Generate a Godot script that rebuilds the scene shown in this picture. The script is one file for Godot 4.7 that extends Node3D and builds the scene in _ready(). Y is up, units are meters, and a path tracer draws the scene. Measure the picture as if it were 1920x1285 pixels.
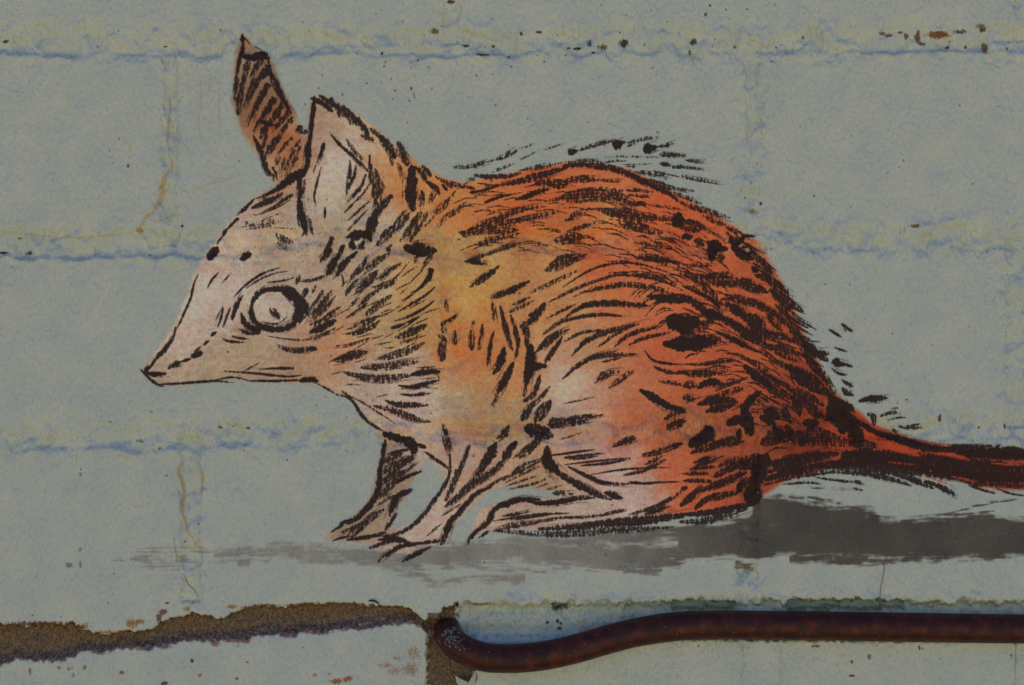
extends Node3D
# A painted brick wall with a brush-drawn animal on it and a copper pipe. Lengths on the wall are first written in "wall units":
# x to the right, y down, 0.2222 mm each (a 240 x 80 mm brick course), origin at the upper left of the mural; P() turns them into metres.

const U := 0.0002222          # metres per wall unit
const CX := 960.0
const CY := 642.5
const EYE_H := 1.0            # height of the mural's middle above the ground
const X0 := -64.0             # the paint map covers this patch of wall
const Y0 := -43.0
const TS := 1.25              # wall units per texel
const TW := 1640
const TH := 1096

# Brush strokes of the mural. Each line of numbers: width, dryness, end shape (0 pointed, 1 blunt start, 2 blunt both, 3 blunt end), then points x, y.
# "from" gives the corner of the wall patch (photo pixels) and the enlargement the numbers were read at.
var INK := [
	{"from": [420, 40, 5.978], "s": [
		[45,.1,2,205,160,205,300,175,420,150,540,140,640], [48.8,.25,1,140,620,130,740,115,900], [90,0,2,240,395,330,405,430,385,470,405],
		[60,0,2,350,370,440,370,480,410], [22,0,0,480,390,505,480,510,540], [9,0,0,230,180,290,260], [7,0,0,340,280,430,330], [50,0,2,200,170,205,215],
		[61,.25,1,430,420,340,540,290,640], [67.1,.3,2,280,430,240,560,210,640], [73.2,.28,2,230,640,190,760,170,920,160,1020],
		[61,.3,1,350,640,290,790,220,960], [48.8,.25,1,450,540,370,700,300,830,230,990], [70.76,.2,1,500,700,400,880,300,1090,270,1180],
		[70.76,.2,1,570,860,470,1010,390,1130,320,1250], [78.08,.22,2,640,930,570,1070,480,1150], [67.1,.3,1,730,1010,640,1120,540,1250],
		[58,.1,2,480,510,550,620,600,740,650,860,710,960,740,1010], [41.48,.3,1,520,600,570,750,640,880], [50,.1,2,410,1110,480,1150,560,1160],
		[85.4,.2,2,400,640,480,560,500,520], [54.9,.3,1,770,1080,690,1180,600,1290], [73.2,.2,2,470,1180,420,1290],
		[55,.05,2,1010,860,1000,1000,980,1130,970,1290], [60,.1,2,990,870,1080,910,1150,960,1200,1000], [50,.15,2,1080,840,1180,910,1260,960,1330,1010,1420,1060],
		[90.28,.22,2,1210,900,1300,970,1380,1030,1450,1090,1530,1150,1600,1230], [48.8,.3,1,1390,1060,1420,1170], [48.8,.3,1,1280,1010,1300,1080],
		[36.6,.3,1,1190,860,1260,930], [68.32,.2,2,1480,1100,1560,1180,1610,1250], [41.48,.35,2,1650,1210,1730,1285], [73.2,.2,1,860,1170,850,1250], [61,.3,2,820,1220,920,1240]]},
	{"from": [420, 255, 5.978], "s": [
		[60,.15,2,340,20,380,110,430,200,450,300,490,400,550,440], [34,.1,1,450,300,480,380,490,460], [30,.2,1,540,350,580,420,600,500], [20,.3,1,550,430,555,540],
		[55,.35,2,470,0,440,120], [75,.2,2,620,10,500,130], [40,.5,1,620,230,590,340], [35,.5,1,680,240,620,430], [45,.4,1,800,160,700,330,640,470],
		[40,.4,1,860,120,760,330,680,460], [30,.5,1,820,240,730,420], [60,.3,2,560,110,480,190], [40,.4,1,760,20,640,160,560,300], [34,.45,1,860,40,760,170],
		[72,0,2,970,-20,950,100,940,200,930,330,880,440], [95,.05,2,880,400,800,440,700,520,620,580], [45,.1,1,640,580,540,630,430,680,340,710],
		[70,.15,0,310,810,430,760,560,700,660,640], [12,.1,0,340,700,320,740], [40,.05,0,330,715,250,800,150,890], [30,.1,1,160,920,80,1000,0,1085],
		[35,.2,1,770,660,680,710,560,800,430,860], [15,.2,0,740,720,560,820,400,880,330,885], [30,.72,0,200,1025,400,960,600,870],
		[60,.66,0,250,1010,450,980,650,940], [40,.66,0,250,1050,450,1010,660,960], [12,.6,0,440,1020,800,1040], [10,.7,0,400,950,740,830],
		[65,.1,2,840,470,850,560,850,680], [30,.3,2,900,500,890,600,870,680], [85,.1,2,840,710,850,800,870,900,900,1000,920,1080], [30,.2,2,960,940,990,1090],
		[15,0,0,900,1070,870,1130], [15,.1,0,820,900,850,1040], [42,.05,1,1120,80,1090,190,1040,310], [15,.3,0,1040,310,1000,410],
		[25,.2,0,1090,350,1060,460,1030,580,1010,680,1030,790], [25,.1,0,1130,800,1130,930], [35,.15,0,1410,270,1415,380,1390,500,1370,570],
		[40,.2,2,1475,350,1460,440,1400,560,1375,650], [35,.2,2,1585,440,1540,560,1470,650,1400,730], [30,.3,2,1630,540,1560,650,1470,740,1360,850],
		[25,.3,2,1620,740,1520,830,1400,940], [25,.3,2,1600,840,1500,940,1390,1060], [40,.15,2,1210,0,1320,120,1440,220,1540,320,1620,400],
		[40,.4,2,1380,50,1460,180,1540,260], [50,.25,2,1635,230,1640,350,1650,480,1680,560,1660,680], [80,.35,2,1700,400,1720,520,1720,640,1700,780],
		[40,.5,2,1770,510,1780,600,1750,740], [90,.25,2,1860,690,1780,770,1700,880,1660,960], [120,.1,2,1690,900,1650,1010,1620,1100],
		[90,.05,0,1370,1140,1480,1100,1600,1120,1650,1190], [60,.3,2,1560,0,1660,40], [90,.15,2,1760,20,1840,120,1900,220], [40,.35,2,1860,200,1890,320],
		[50,.15,1,1210,1130,1180,1220,1120,1290], [60,.1,2,1430,1200,1440,1250], [90,.3,2,1913,1000,1830,1100,1740,1200], [50,.1,2,1300,1285,1340,1240],
		[70,.5,2,600,1110,650,1150,740,1180], [40,.5,2,600,1200,700,1260], [50,.12,2,1560,1190,1520,1250], [40,.15,2,1870,1230,1840,1285], [50,.2,2,1520,1130,1440,1160]]},
	{"from": [580, 460, 5.978], "s": [
		[70,.15,1,230,30,190,100,110,200], [60,.2,2,370,30,330,110,290,180], [90,.1,2,290,160,250,230,220,300], [40,.1,1,210,300,190,350],
		[60,.15,0,540,70,470,130,400,200,310,320], [70,.15,2,400,180,340,280,320,320], [20,.2,0,360,320,380,400,375,490], [55,.25,0,660,110,600,210,540,280,450,390],
		[60,.35,0,900,90,800,150,720,210,600,280], [40,.2,0,1030,200,930,260,850,330,790,400], [90,.2,0,770,280,700,360,620,440,510,540],
		[50,.35,0,1020,310,950,390,870,460,700,470], [20,.3,0,1020,320,900,400,720,470], [50,.3,0,540,380,470,470,400,570], [50,.3,2,800,490,690,560,600,640,560,680],
		[30,.4,0,560,590,480,660,430,730], [30,.15,0,650,650,540,730,410,820], [80,.4,0,930,560,800,650,700,730,610,790], [35,.3,0,150,500,80,620,0,720],
		[70,.3,0,250,510,130,680,0,800], [40,.3,0,290,570,170,720,0,860], [60,.25,0,350,690,230,780,100,870,0,890], [90,.15,0,300,840,180,900,0,980],
		[40,.3,0,290,930,160,1000,0,1060], [60,.3,0,790,790,680,840,550,890,470,940], [60,.25,0,800,840,690,920,540,980,410,1000],
		[35,.4,0,680,1040,540,1090,430,1120,290,1130], [12,.3,0,660,1070,500,1170], [90,.2,0,640,1190,500,1230,380,1270,260,1300], [50,.1,2,0,1160,60,1160],
		[130,.1,2,1110,30,1220,60,1370,60], [40,.3,0,1200,110,1180,200], [40,.35,0,1390,80,1330,150,1260,220], [50,.3,0,900,20,870,60], [50,.15,2,480,0,490,30], [40,.15,2,560,10,600,30],
		[58,.03,3,1160,545,1270,450,1340,360,1370,260], [25,.05,0,1170,540,1100,590,1040,630], [30,.2,0,1410,465,1320,550,1200,630,1080,700,990,750],
		[30,.15,0,1400,620,1300,700,1180,770,1060,820,950,850], [35,.1,0,1240,800,1140,850,1060,880], [40,.1,2,1050,890,980,910,930,925],
		[85,.2,0,1320,890,1200,950,1080,1000,960,1040], [40,.35,0,1250,1000,1160,1060,1020,1100], [80,.42,0,1290,1090,1150,1170,1000,1220,790,1280],
		[40,.2,0,1660,770,1580,840,1500,860], [60,.4,2,1500,880,1500,960], [50,.3,0,1450,1000,1500,1050,1550,1080], [100,.35,2,1500,1100,1490,1180,1490,1260],
		[50,.45,2,1630,980,1640,1100], [70,.3,2,1820,980,1820,1150], [30,.5,0,1850,840,1820,920], [40,.45,2,1530,620,1530,730]]},
	{"from": [740, 250, 5.978], "s": [
		[90,.25,2,50,130,80,230,130,330], [40,.5,0,30,330,70,420,90,500], [20,.5,0,90,500,90,800], [130,.1,2,190,420,190,560,180,700,200,820],
		[60,.2,2,240,390,300,440,350,520], [50,.25,2,320,380,400,470], [60,.2,2,370,550,440,600,490,660], [35,.1,2,540,580,580,630], [60,.2,0,300,640,310,720,290,820],
		[60,.45,2,450,650,400,760], [50,.3,2,470,490,560,540,680,580,800,600,880,620], [25,.4,0,560,560,650,620], [40,.5,0,780,570,860,520,940,510],
		[45,.2,2,910,470,1000,490,1090,500,1090,540], [55,.25,2,930,480,1150,490,1280,480,1390,450], [40,.42,0,650,375,780,375,900,350],
		[55,.4,2,800,380,920,360,1000,330], [55,.35,2,1150,290,1250,250,1350,200], [25,.5,0,1000,330,1150,290], [20,.6,0,1380,180,1480,150,1570,110],
		[35,.6,0,1090,440,1200,390,1340,340], [18,.5,0,1400,300,1500,250,1610,190], [20,.5,0,1670,185,1780,150,1900,110],
		[50,.45,0,1400,420,1600,380,1800,340,1913,320], [35,.12,0,850,665,1000,640,1120,600,1230,560], [38,0,0,840,665,920,660],
		[78,.22,2,1240,570,1400,540,1560,490,1750,440,1913,390], [30,.1,1,1010,780,1130,730,1280,690,1420,665], [60,.1,0,1350,745,1480,710,1600,660,1740,620],
		[60,.3,2,1600,560,1730,540], [100,.25,2,1740,570,1840,570,1913,560], [20,.3,0,930,560,1130,590], [35,.5,0,690,640,600,750,480,850],
		[50,.35,2,600,770,520,850,460,890], [30,.45,0,460,900,380,1010,300,1060], [60,.38,0,800,770,700,870,590,930,500,1060], [40,.4,0,360,870,330,960,320,1020],
		[70,.35,2,280,900,220,1020,150,1130], [60,.3,2,120,880,60,960,0,1030], [50,.35,0,180,880,100,1000,0,1130], [70,.3,2,230,950,160,1080,80,1190],
		[50,.4,2,330,980,240,1100,180,1200], [90,.1,2,170,1280,300,1260], [60,.28,0,730,1110,850,1080,1000,1010,1200,950,1330,890,1500,840,1690,820],
		[85,.38,2,880,1100,1000,1080,1150,1030,1300,1000,1450,970], [50,.45,2,1060,990,1200,980], [60,.33,0,1340,990,1500,950,1650,920,1800,890],
		[40,.45,0,900,1240,1050,1200,1180,1150], [40,.4,0,1200,1130,1300,1100,1400,1070], [40,.5,0,1700,760,1913,720], [50,.4,2,740,1110,800,1150]]},
	{"from": [1060, 250, 5.978], "s": [
		[60,.25,2,0,360,150,350,300,340], [70,.33,2,60,330,200,330,380,330], [70,.2,2,0,370,200,350,380,370,520,390,640,430,760,480,900,560,1050,610],
		[60,.18,2,740,460,900,540,1040,620,1180,690,1250,750], [90,.3,2,950,540,1080,590,1200,620], [40,.48,0,1200,620,1320,630,1450,650], [50,.4,0,1200,660,1350,720,1530,790],
		[70,.4,0,1260,760,1400,820,1600,880,1850,950], [50,.45,2,1560,930,1700,990,1780,1020], [50,.4,2,1830,1060,1913,1110],
		[70,.1,1,35,220,110,200,140,190], [45,.35,0,140,200,240,160,350,130,560,70], [100,.05,1,540,150,620,110,680,100], [40,.4,0,690,110,850,70,1030,40],
		[30,.5,0,690,150,800,100], [110,.05,1,880,160,950,170,1040,150], [40,.2,0,1030,150,1130,140,1210,110], [60,.3,2,1080,240,1150,245,1230,240],
		[40,.2,0,1210,230,1290,245,1350,240], [40,.4,0,1350,300,1440,315,1550,320], [50,.15,0,1060,340,1160,355,1180,370], [40,.35,1,1200,375,1330,380,1550,405],
		[25,.5,0,440,270,560,260,780,260,1050,270], [20,.55,0,650,350,800,350,960,340], [30,.4,0,680,370,800,375], [45,.4,0,750,430,950,450,1150,480],
		[20,.3,0,980,420,1280,490], [45,.35,1,1310,480,1450,510,1600,545,1750,575], [30,.4,0,380,340,540,310,680,310], [80,.33,2,0,540,100,520,200,510,350,520],
		[40,.38,0,350,520,480,530,620,540], [45,.3,0,0,670,150,640,300,630,450,630,650,640], [120,.33,2,0,720,120,720,250,710,380,700], [130,.33,2,420,720,520,690,640,720],
		[40,.35,2,700,640,820,640,960,660], [40,.4,0,690,690,830,700,960,710], [60,.3,2,670,770,780,790,900,790], [35,.42,0,920,800,1100,820,1290,850],
		[70,.35,0,0,980,150,900,230,890], [30,.3,0,150,860,260,850,380,850], [90,.25,2,400,860,520,890,680,910,760,940], [130,.33,2,560,870,680,910,800,930,940,960],
		[110,.38,2,640,1010,780,1040,920,1060], [60,.4,2,960,930,1080,960,1180,960], [170,0,1,1210,960,1290,980,1350,1000], [80,.3,1,1350,1000,1450,1010,1550,1040],
		[50,.4,0,1300,1060,1500,1100], [50,.35,0,20,1100,150,1060,330,1010], [90,.4,2,30,1180,110,1170], [15,0,0,170,1130,210,1190], [40,.3,2,860,1230,930,1250],
		[70,.15,2,1340,1160,1400,1160], [60,.2,2,1480,1200,1530,1240], [120,.1,2,1640,1240,1720,1280], [80,.1,2,1860,1190,1913,1260]]},
	{"from": [1280, 420, 5.978], "s": [
		[69,.3,2,0,30,100,60,240,40], [57.5,.2,2,30,130,90,140], [69,.25,2,160,200,220,230], [106.26,0,2,350,230,330,330,330,370], [69,.1,2,420,280,480,280], [57.5,.3,2,420,360,440,400],
		[40,.45,2,500,40,640,90], [48,.03,0,540,260,620,220,700,140,810,140], [57.5,.2,2,530,200,600,170], [30,.2,2,620,280,740,250], [96.6,.05,2,580,280,680,350,760,380],
		[86.94,.3,0,740,320,850,400,940,480,1010,570], [20,.1,0,880,390,1050,530], [69,.05,2,800,500,820,520], [80.5,.3,0,850,580,1000,650,1190,760],
		[69,.2,2,830,580,960,620,1060,700], [20,.1,0,1050,680,1200,780], [106.26,.25,0,980,730,1120,820,1220,900,1350,990], [80.5,.2,2,1000,760,1100,860,1180,950],
		[20,.1,0,1200,920,1370,1010], [69,.35,0,1040,900,1150,1000,1250,1090], [20,.1,0,1250,1050,1400,1130,1500,1190], [30,.3,2,1340,1130,1400,1160],
		[69,.35,2,1130,1080,1250,1180,1320,1280], [15,0,0,1300,1240,1420,1285], [30,.05,0,1640,1180,1780,1270], [35,.1,0,1780,1120,1900,1210], [12,0,0,1800,1140,1830,1210],
		[40,.4,0,0,450,100,460,250,465,350,460], [86.94,.22,0,190,580,350,590,500,580,620,610], [80.5,.3,2,320,650,480,670,600,670], [106.26,.22,2,600,650,750,700,920,750],
		[40,.3,0,650,610,800,640], [86.94,.35,2,0,560,120,600,220,670,300,760,400,850], [92,.3,0,430,850,560,820,700,860,850,900,980,960],
		[86.94,.33,2,700,850,850,910,1000,1000,1180,1140], [106.26,.15,2,520,910,620,980,720,1060], [45,.1,0,0,700,150,760,300,830,400,920,450,1000],
		[86.94,.2,2,0,810,120,880,220,950,300,1000], [20,.2,0,0,940,120,990,230,1040], [115.92,.05,2,260,1000,350,1020,420,1050], [154.56,.1,2,0,1080,60,1100,140,1110],
		[86.94,.3,2,170,1180,250,1130,330,1090], [92,.15,2,420,1040,540,1110,660,1180,800,1250], [106.26,.2,0,700,1010,830,1080,930,1140], [115.92,.2,2,760,1110,880,1200,950,1220],
		[69,.3,2,960,1020,1040,1130,1100,1180], [25,.1,0,370,1200,500,1260,560,1290]]},
	{"from": [1280, 620, 5.978], "s": [
		[173.88,.05,0,-220,150,-40,150,100,150,240,120,430,95], [57.5,.2,1,180,180,280,140], [92,.1,2,0,10,90,20], [57.5,.1,0,370,10,480,60,620,130,760,200,850,240],
		[15,.1,0,840,230,960,300,1000,320], [40,.4,0,640,20,760,90], [86.94,.15,2,680,60,820,110,900,130], [106.26,.25,2,780,0,960,50,1100,80],
		[92,.25,2,900,170,1080,210,1300,270], [69,.3,2,970,20,1130,70,1270,130], [30,.4,0,1000,110,1300,210], [40,.4,2,1030,250,1200,310,1300,340],
		[86.94,.3,2,1230,20,1300,90,1380,220,1450,330], [106.26,.1,0,1340,100,1420,190,1500,260,1640,260], [69,.15,0,1450,220,1550,290,1640,350], [15,0,0,1320,60,1450,120,1540,125],
		[86.94,.3,2,1420,350,1500,420,1560,500], [69,.35,2,1560,450,1620,560,1690,690], [20,0,0,1650,0,1780,70], [25,.1,0,1700,190,1850,240], [86.94,.1,1,1700,320,1740,370,1830,390],
		[30,.1,0,1800,370,1913,410], [30,.2,0,1670,420,1750,480,1850,500], [40,.1,0,1780,550,1840,590,1913,630], [57.5,.15,0,1790,640,1840,700,1913,720],
		[45,.2,3,0,375,200,380,360,360,540,330], [86.25,.22,0,-60,460,80,480,250,480,500,460], [69,.3,2,0,610,150,620], [86.94,.05,0,170,650,260,590,380,580,460,610],
		[40,.35,2,380,670,560,590,720,530], [69,.4,0,340,740,520,690,740,620], [106.26,.15,0,170,830,300,790,450,780,590,780], [92,.2,2,300,900,450,860,580,810],
		[69,.3,0,0,750,150,770], [15,.2,0,20,820,200,740], [96.6,.05,2,850,710,760,780,700,860,690,940], [40,.3,2,800,750,900,830], [57.5,.4,0,670,290,800,370,960,460],
		[106.26,.1,2,720,420,800,490,900,560,980,610], [69,.3,2,900,470,1050,570,1180,640,1280,720], [92,.3,2,900,580,1050,690,1220,750], [20,.2,0,760,620,900,720,1100,830,1280,920],
		[30,.3,0,870,740,1010,830], [69,.35,2,1000,330,1120,380,1220,440], [106.26,.15,2,1180,400,1300,480,1400,540,1500,600], [86.94,.15,2,1240,520,1380,600,1500,680],
		[69,.2,2,1300,440,1450,520,1560,590], [69,.2,2,1440,640,1560,680,1650,720], [69,.3,2,1310,660,1420,740,1560,830], [69,.25,2,1200,640,1320,740,1450,850,1600,980],
		[106.26,.2,2,1260,760,1290,840,1310,910], [57.5,.3,0,1330,800,1480,940,1640,1010], [183.54,.05,2,1690,800,1750,900,1790,1000,1790,1080],
		[125.58,.05,2,1650,900,1700,1000,1850,1060,1900,1100], [115.92,.1,2,1800,820,1880,920,1913,1000], [154.56,.05,0,330,1090,290,1150,180,1240,60,1285], [115.92,.1,2,280,1110,320,1200],
		[106.26,.08,2,540,1040,640,1000,700,1060], [125.58,.08,2,720,950,740,1040,760,1130], [69,.2,2,640,1130,630,1230], [135.24,.05,2,960,920,1040,960], [86.94,.08,2,900,980,1010,1040],
		[106.26,.08,2,1400,1040,1490,1040], [92,.15,2,1150,900,1160,960], [92,.2,2,1040,1110,1100,1150,1000,1200], [80.5,.2,2,1180,1090,1220,1160], [115.92,.25,2,920,1250,1100,1200],
		[125.58,.42,2,1000,1150,1200,1200,1500,1150,1700,1200], [144.9,.45,2,1250,1250,1500,1230,1900,1260], [80.5,.25,2,1560,1120,1640,1200], [86.94,.2,2,1300,1150,1400,1240]]},
	{"from": [1600, 740, 5.978], "s": [
		[75,.1,0,60,75,180,50,320,40,390,40], [60,.3,2,180,230,230,260,240,330], [40,.35,2,320,240,400,210,480,200], [20,.3,0,380,290,500,260,600,260],
		[40,.2,2,520,360,640,370,760,370], [20,.1,0,640,350,760,330], [30,.3,2,450,400,490,420], [75,.08,2,0,280,100,340,220,400,340,450,500,490,640,510],
		[110,.1,2,500,510,700,560,900,600,1100,620], [60,.15,0,1000,590,1200,590,1380,590,1550,570], [20,.1,0,1580,600,1640,570,1660,560],
		[130,.05,2,1200,650,1400,660,1600,660,1960,700], [80,.1,2,1720,610,1800,620,1960,660], [60,.2,2,1500,620,1690,640], [190,.08,2,-50,680,150,690,350,720,600,740,800,730],
		[260,.14,2,-60,760,400,790,800,790,1200,830,1600,850,2120,885], [170,.14,2,800,850,1200,880,1600,910,2130,945], [60,.3,2,1200,960,1400,1010,1600,1000,1960,1030],
		[60,.2,0,0,870,200,890,400,940,650,1020], [70,.15,0,400,880,600,930,800,1010,910,1060], [60,.15,0,800,970,950,1020,1080,1090,1160,1135],
		[30,.15,0,1300,1020,1450,1070,1610,1115], [20,.1,0,1600,1050,1760,1110,1960,1140], [40,.2,0,0,970,120,1000], [30,.6,0,0,1050,110,1080], [160,.1,2,-60,300,20,420,60,560],
		[90,.35,2,60,520,180,560,240,580]]},
	{"from": [0, 430, 2.989], "s": [
		[13,.05,0,1112,250,1085,310,1070,380,1040,450,1010,520,985,565], [20,.12,0,985,545,970,600,930,670,880,720,835,775], [15,.1,2,830,790,900,690,960,620],
		[15,.05,2,790,790,830,830,880,870,910,880], [27,.05,2,820,800,850,812,920,810], [22,.05,2,815,795,830,775], [14,.1,2,880,870,1000,865,1100,858,1200,855],
		[12,.15,0,1050,860,1200,850,1310,860], [10,.1,0,1190,850,1300,830,1400,850], [14,.12,2,1390,850,1550,850,1690,845], [32,0,2,1690,850,1740,842,1770,850],
		[12,.3,0,1770,860,1913,940], [14,.1,2,1330,800,1450,810,1600,825,1680,820], [8,.2,0,1250,795,1380,805], [8,.2,0,1360,800,1460,745], [16,.1,3,1450,785,1550,780,1645,780],
		[55,.05,2,1205,120,1180,152], [44,.1,2,1360,160,1390,145], [24,.1,0,940,782,1000,745], [30,.1,2,970,765,1000,750], [16,.05,0,1010,745,1070,725], [35,.05,2,1085,710,1120,695],
		[15,.1,0,1090,690,1130,655], [14,.1,0,1140,650,1170,625], [16,.1,0,1180,600,1215,575], [12,.1,0,1160,330,1190,280,1225,240], [8,.2,0,1245,300,1300,240],
		[20,0,2,1250,30,1265,5], [9,.1,0,1215,85,1245,35], [34,.1,2,1420,400,1408,470,1440,530,1510,558,1590,558,1650,525,1690,460],
		[52,.1,0,1480,345,1560,335,1630,350,1668,410,1675,470,1640,530,1580,560], [30,.12,2,1415,405,1450,360,1500,335], [44,.1,2,1590,340,1640,390], [40,.42,2,1525,455,1555,492], [20,.1,2,1545,478,1556,490], [58,.12,0,1630,350,1690,415,1705,470,1660,530],
		[10,.2,0,1470,520,1550,530,1610,490], [14,.1,0,1310,380,1380,310,1470,250,1570,215], [12,.3,0,1380,330,1440,290,1530,250,1610,235], [12,.2,0,1500,300,1580,290,1650,270],
		[26,.1,0,1300,510,1320,440,1360,370], [13,.1,0,1220,550,1240,490,1250,430], [13,.1,0,1250,550,1270,490,1290,440], [7,.2,0,1210,510,1240,440], [30,.1,0,1350,470,1370,520,1420,570],
		[42,.08,1,1460,575,1400,550,1350,525], [20,.1,0,1430,590,1380,580,1340,560], [13,.1,0,1300,600,1340,610,1390,615], [15,.1,0,1250,615,1290,630,1370,635],
		[10,.3,0,1500,600,1600,615,1720,620,1880,580], [25,.33,3,1550,645,1640,675,1770,670], [20,.3,0,1560,660,1640,685,1750,680], [14,.3,0,1740,440,1800,370,1810,340],
		[25,.3,0,1740,500,1800,430,1860,360], [20,.3,2,1690,290,1750,285,1810,265], [20,.3,0,1660,310,1680,260], [30,.2,0,1700,380,1720,330], [15,.4,0,1750,360,1770,310]]},
	{"from": [640, 430, 2.989], "s": [
		[40,.25,0,0,730,70,710,145,685], [42,.35,2,130,775,250,770,410,745], [45,.33,0,10,800,120,830,250,835,400,820], [32,.05,2,400,815,480,800,540,800],
		[26,.1,0,320,875,400,885,550,845], [18,.15,0,330,925,400,930,500,920], [32,.15,0,245,960,330,985,490,985], [40,.3,0,180,990,300,1020,400,1060,500,1080], [6,.1,0,540,820,550,840],
		[18,.15,2,0,930,60,960,100,1020,150,1080,230,1130], [12,.35,0,40,930,150,990,300,1090], [14,.2,0,0,905,60,950], [45,.05,2,250,1150,340,1180], [60,.05,2,350,1185,400,1210,400,1240],
		[25,.05,0,420,1205,475,1225], [14,.1,0,470,1250,530,1285], [25,.1,2,245,1190,230,1285], [18,.1,0,400,1230,300,1250,250,1270], [36,.18,0,885,205,820,260,720,325],
		[36,.15,0,1055,290,960,340,830,390], [30,.4,0,1380,140,1270,190,1150,240], [25,.45,0,1330,230,1200,290,1060,360], [20,.4,0,1060,380,950,430], [20,.4,0,1080,400,940,470],
		[50,.2,2,1130,430,1080,490,1020,540], [40,.3,0,1040,540,1020,590], [25,.45,2,850,410,860,510], [28,.15,0,890,430,915,530,940,620,960,680],
		[26,.2,0,950,480,980,580,990,660,970,740], [24,.15,0,855,570,830,680,820,770], [22,.3,0,790,530,785,600,770,680], [45,.1,0,915,660,890,750,850,815], [45,.1,0,965,745,920,840,865,935],
		[20,.3,0,880,930,845,990], [28,.28,2,1040,560,1040,660], [60,.05,2,1060,670,1060,740,1050,820], [50,.05,2,1130,770,1060,780,1040,860], [28,.15,0,1240,600,1190,680,1130,770],
		[25,.2,0,1220,600,1160,640,1100,680], [20,.35,0,1040,860,1020,940], [30,.25,2,1110,830,1080,920,1030,960], [25,.33,0,1170,880,1100,960,1010,1040], [40,.2,2,1060,990,1020,1060],
		[60,.25,2,1160,980,1100,1060], [85,.18,2,1060,1120,1150,1150], [60,.25,2,1180,1090,1240,1080], [25,.2,0,1180,1100,1300,1060,1380,1050,1470,1040], [50,.35,2,1240,1090,1370,1065],
		[12,.5,0,1220,1180,1350,1140], [40,.2,0,940,1100,910,1150,870,1175], [50,.1,0,870,1195,840,1250,800,1285], [40,.1,0,985,1190,940,1240,900,1285], [30,.3,0,1100,1170,1030,1240,960,1285],
		[40,.25,0,1130,1150,1060,1230,1000,1285], [25,.15,0,720,1210,690,1285], [40,.4,0,570,1090,590,1180,610,1280],
		[15,.2,0,1240,325,1340,260,1430,215,1540,190,1640,190,1750,215,1880,260], [18,.33,0,1160,410,1280,350,1400,300,1500,275], [22,.25,0,1440,280,1560,255,1700,265,1830,300,1913,345],
		[10,.3,0,1500,245,1700,235], [28,.28,0,1330,360,1450,330,1600,310,1750,330,1913,380], [20,.5,0,1300,380,1450,320,1700,310], [50,.1,2,1740,380,1830,390,1913,400],
		[36,.15,0,1260,490,1360,430,1480,415,1600,420,1740,430], [16,.35,0,1150,500,1250,450,1330,410], [22,.2,0,1200,530,1350,490,1480,480,1590,490], [22,.33,0,1130,590,1200,540,1290,480],
		[30,.2,0,1090,690,1170,610,1280,560], [18,.3,0,1250,630,1350,580,1480,565], [32,.2,0,1290,710,1370,630,1480,580,1670,530], [20,.33,0,1440,660,1550,580,1660,530],
		[26,.2,0,1530,660,1620,590,1780,545], [22,.25,0,1610,650,1700,610,1840,580], [24,.2,0,1240,840,1320,770,1430,710,1540,685], [24,.25,0,1360,740,1480,710,1660,700],
		[14,.3,0,1460,745,1570,720], [40,.3,0,1420,860,1490,810,1560,800], [30,.35,0,1500,890,1570,840,1640,790], [45,.05,2,1690,910,1760,950,1840,1000], [40,.1,2,1820,990,1913,1020],
		[95,.05,2,1860,515,1913,540], [30,.18,0,1640,155,1760,170,1913,190], [14,.1,0,1700,680,1760,740,1913,760], [22,.2,0,1750,770,1830,800,1913,810], [20,.3,0,1780,850,1913,870],
		[40,.38,0,660,20,800,10,990,0], [30,.42,0,760,90,880,50,1000,20], [30,.42,2,820,140,900,110,990,80], [30,.1,0,690,180,750,185,815,195], [30,.3,2,730,170,790,150],
		[60,.48,2,1220,60,1320,50], [50,.35,0,1140,230,1230,180,1360,140], [40,.4,2,1210,170,1280,160], [30,.4,0,1640,5,1800,20], [20,.5,0,1680,80,1870,110],
		[35,.25,0,1550,1210,1650,1170], [30,.3,0,1520,1220,1640,1160], [30,.3,2,1820,1060,1913,1010], [50,.3,2,1840,1110,1913,1080], [8,.35,0,1240,980,1420,940],
		[14,.1,0,1160,1270,1420,1235], [14,.15,0,1250,1280,1470,1255], [50,.05,1,1150,1290,1155,1210], [40,.3,0,1913,1200,1800,1240,1680,1270]]},
	{"from": [640, 855, 2.989], "s": [
		[35,.1,2,230,0,215,100,210,180,180,250,130,310,70,360,0,385], [16,.1,2,0,375,80,350], [14,.1,0,-60,430,-30,410,20,385], [20,.3,2,250,60,330,20,410,0], [25,.3,2,240,130,330,60,400,10],
		[20,.3,2,230,190,330,110,420,40], [22,.12,2,290,160,360,120,440,90], [34,.3,2,235,30,330,-10], [34,.32,2,225,100,320,50,400,20], [30,.34,2,225,160,330,90], [30,.36,0,200,230,300,160], [18,.4,0,210,240,280,190], [18,.4,0,200,280,290,220], [26,.1,2,340,220,385,190], [40,.1,0,360,190,300,250,270,340],
		[22,.2,0,310,320,280,370,240,420], [40,.3,0,240,300,160,350,100,400,30,450], [30,.3,0,150,360,80,400,0,430], [12,.1,0,-50,478,0,460,60,450], [15,.2,2,130,400,50,465],
		[24,.1,2,40,470,120,460,200,445,240,430], [22,.18,2,610,0,605,100,570,180,520,250,470,320,400,390,310,440,220,450], [35,.28,2,700,0,660,80,620,170,590,240], [12,.35,0,500,270,450,340],
		[18,.1,0,490,0,560,40,600,75], [24,.15,2,390,490,300,475,240,490,170,515], [30,.1,2,220,470,300,465,380,490], [14,.1,2,380,490,460,490,540,480],
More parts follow.
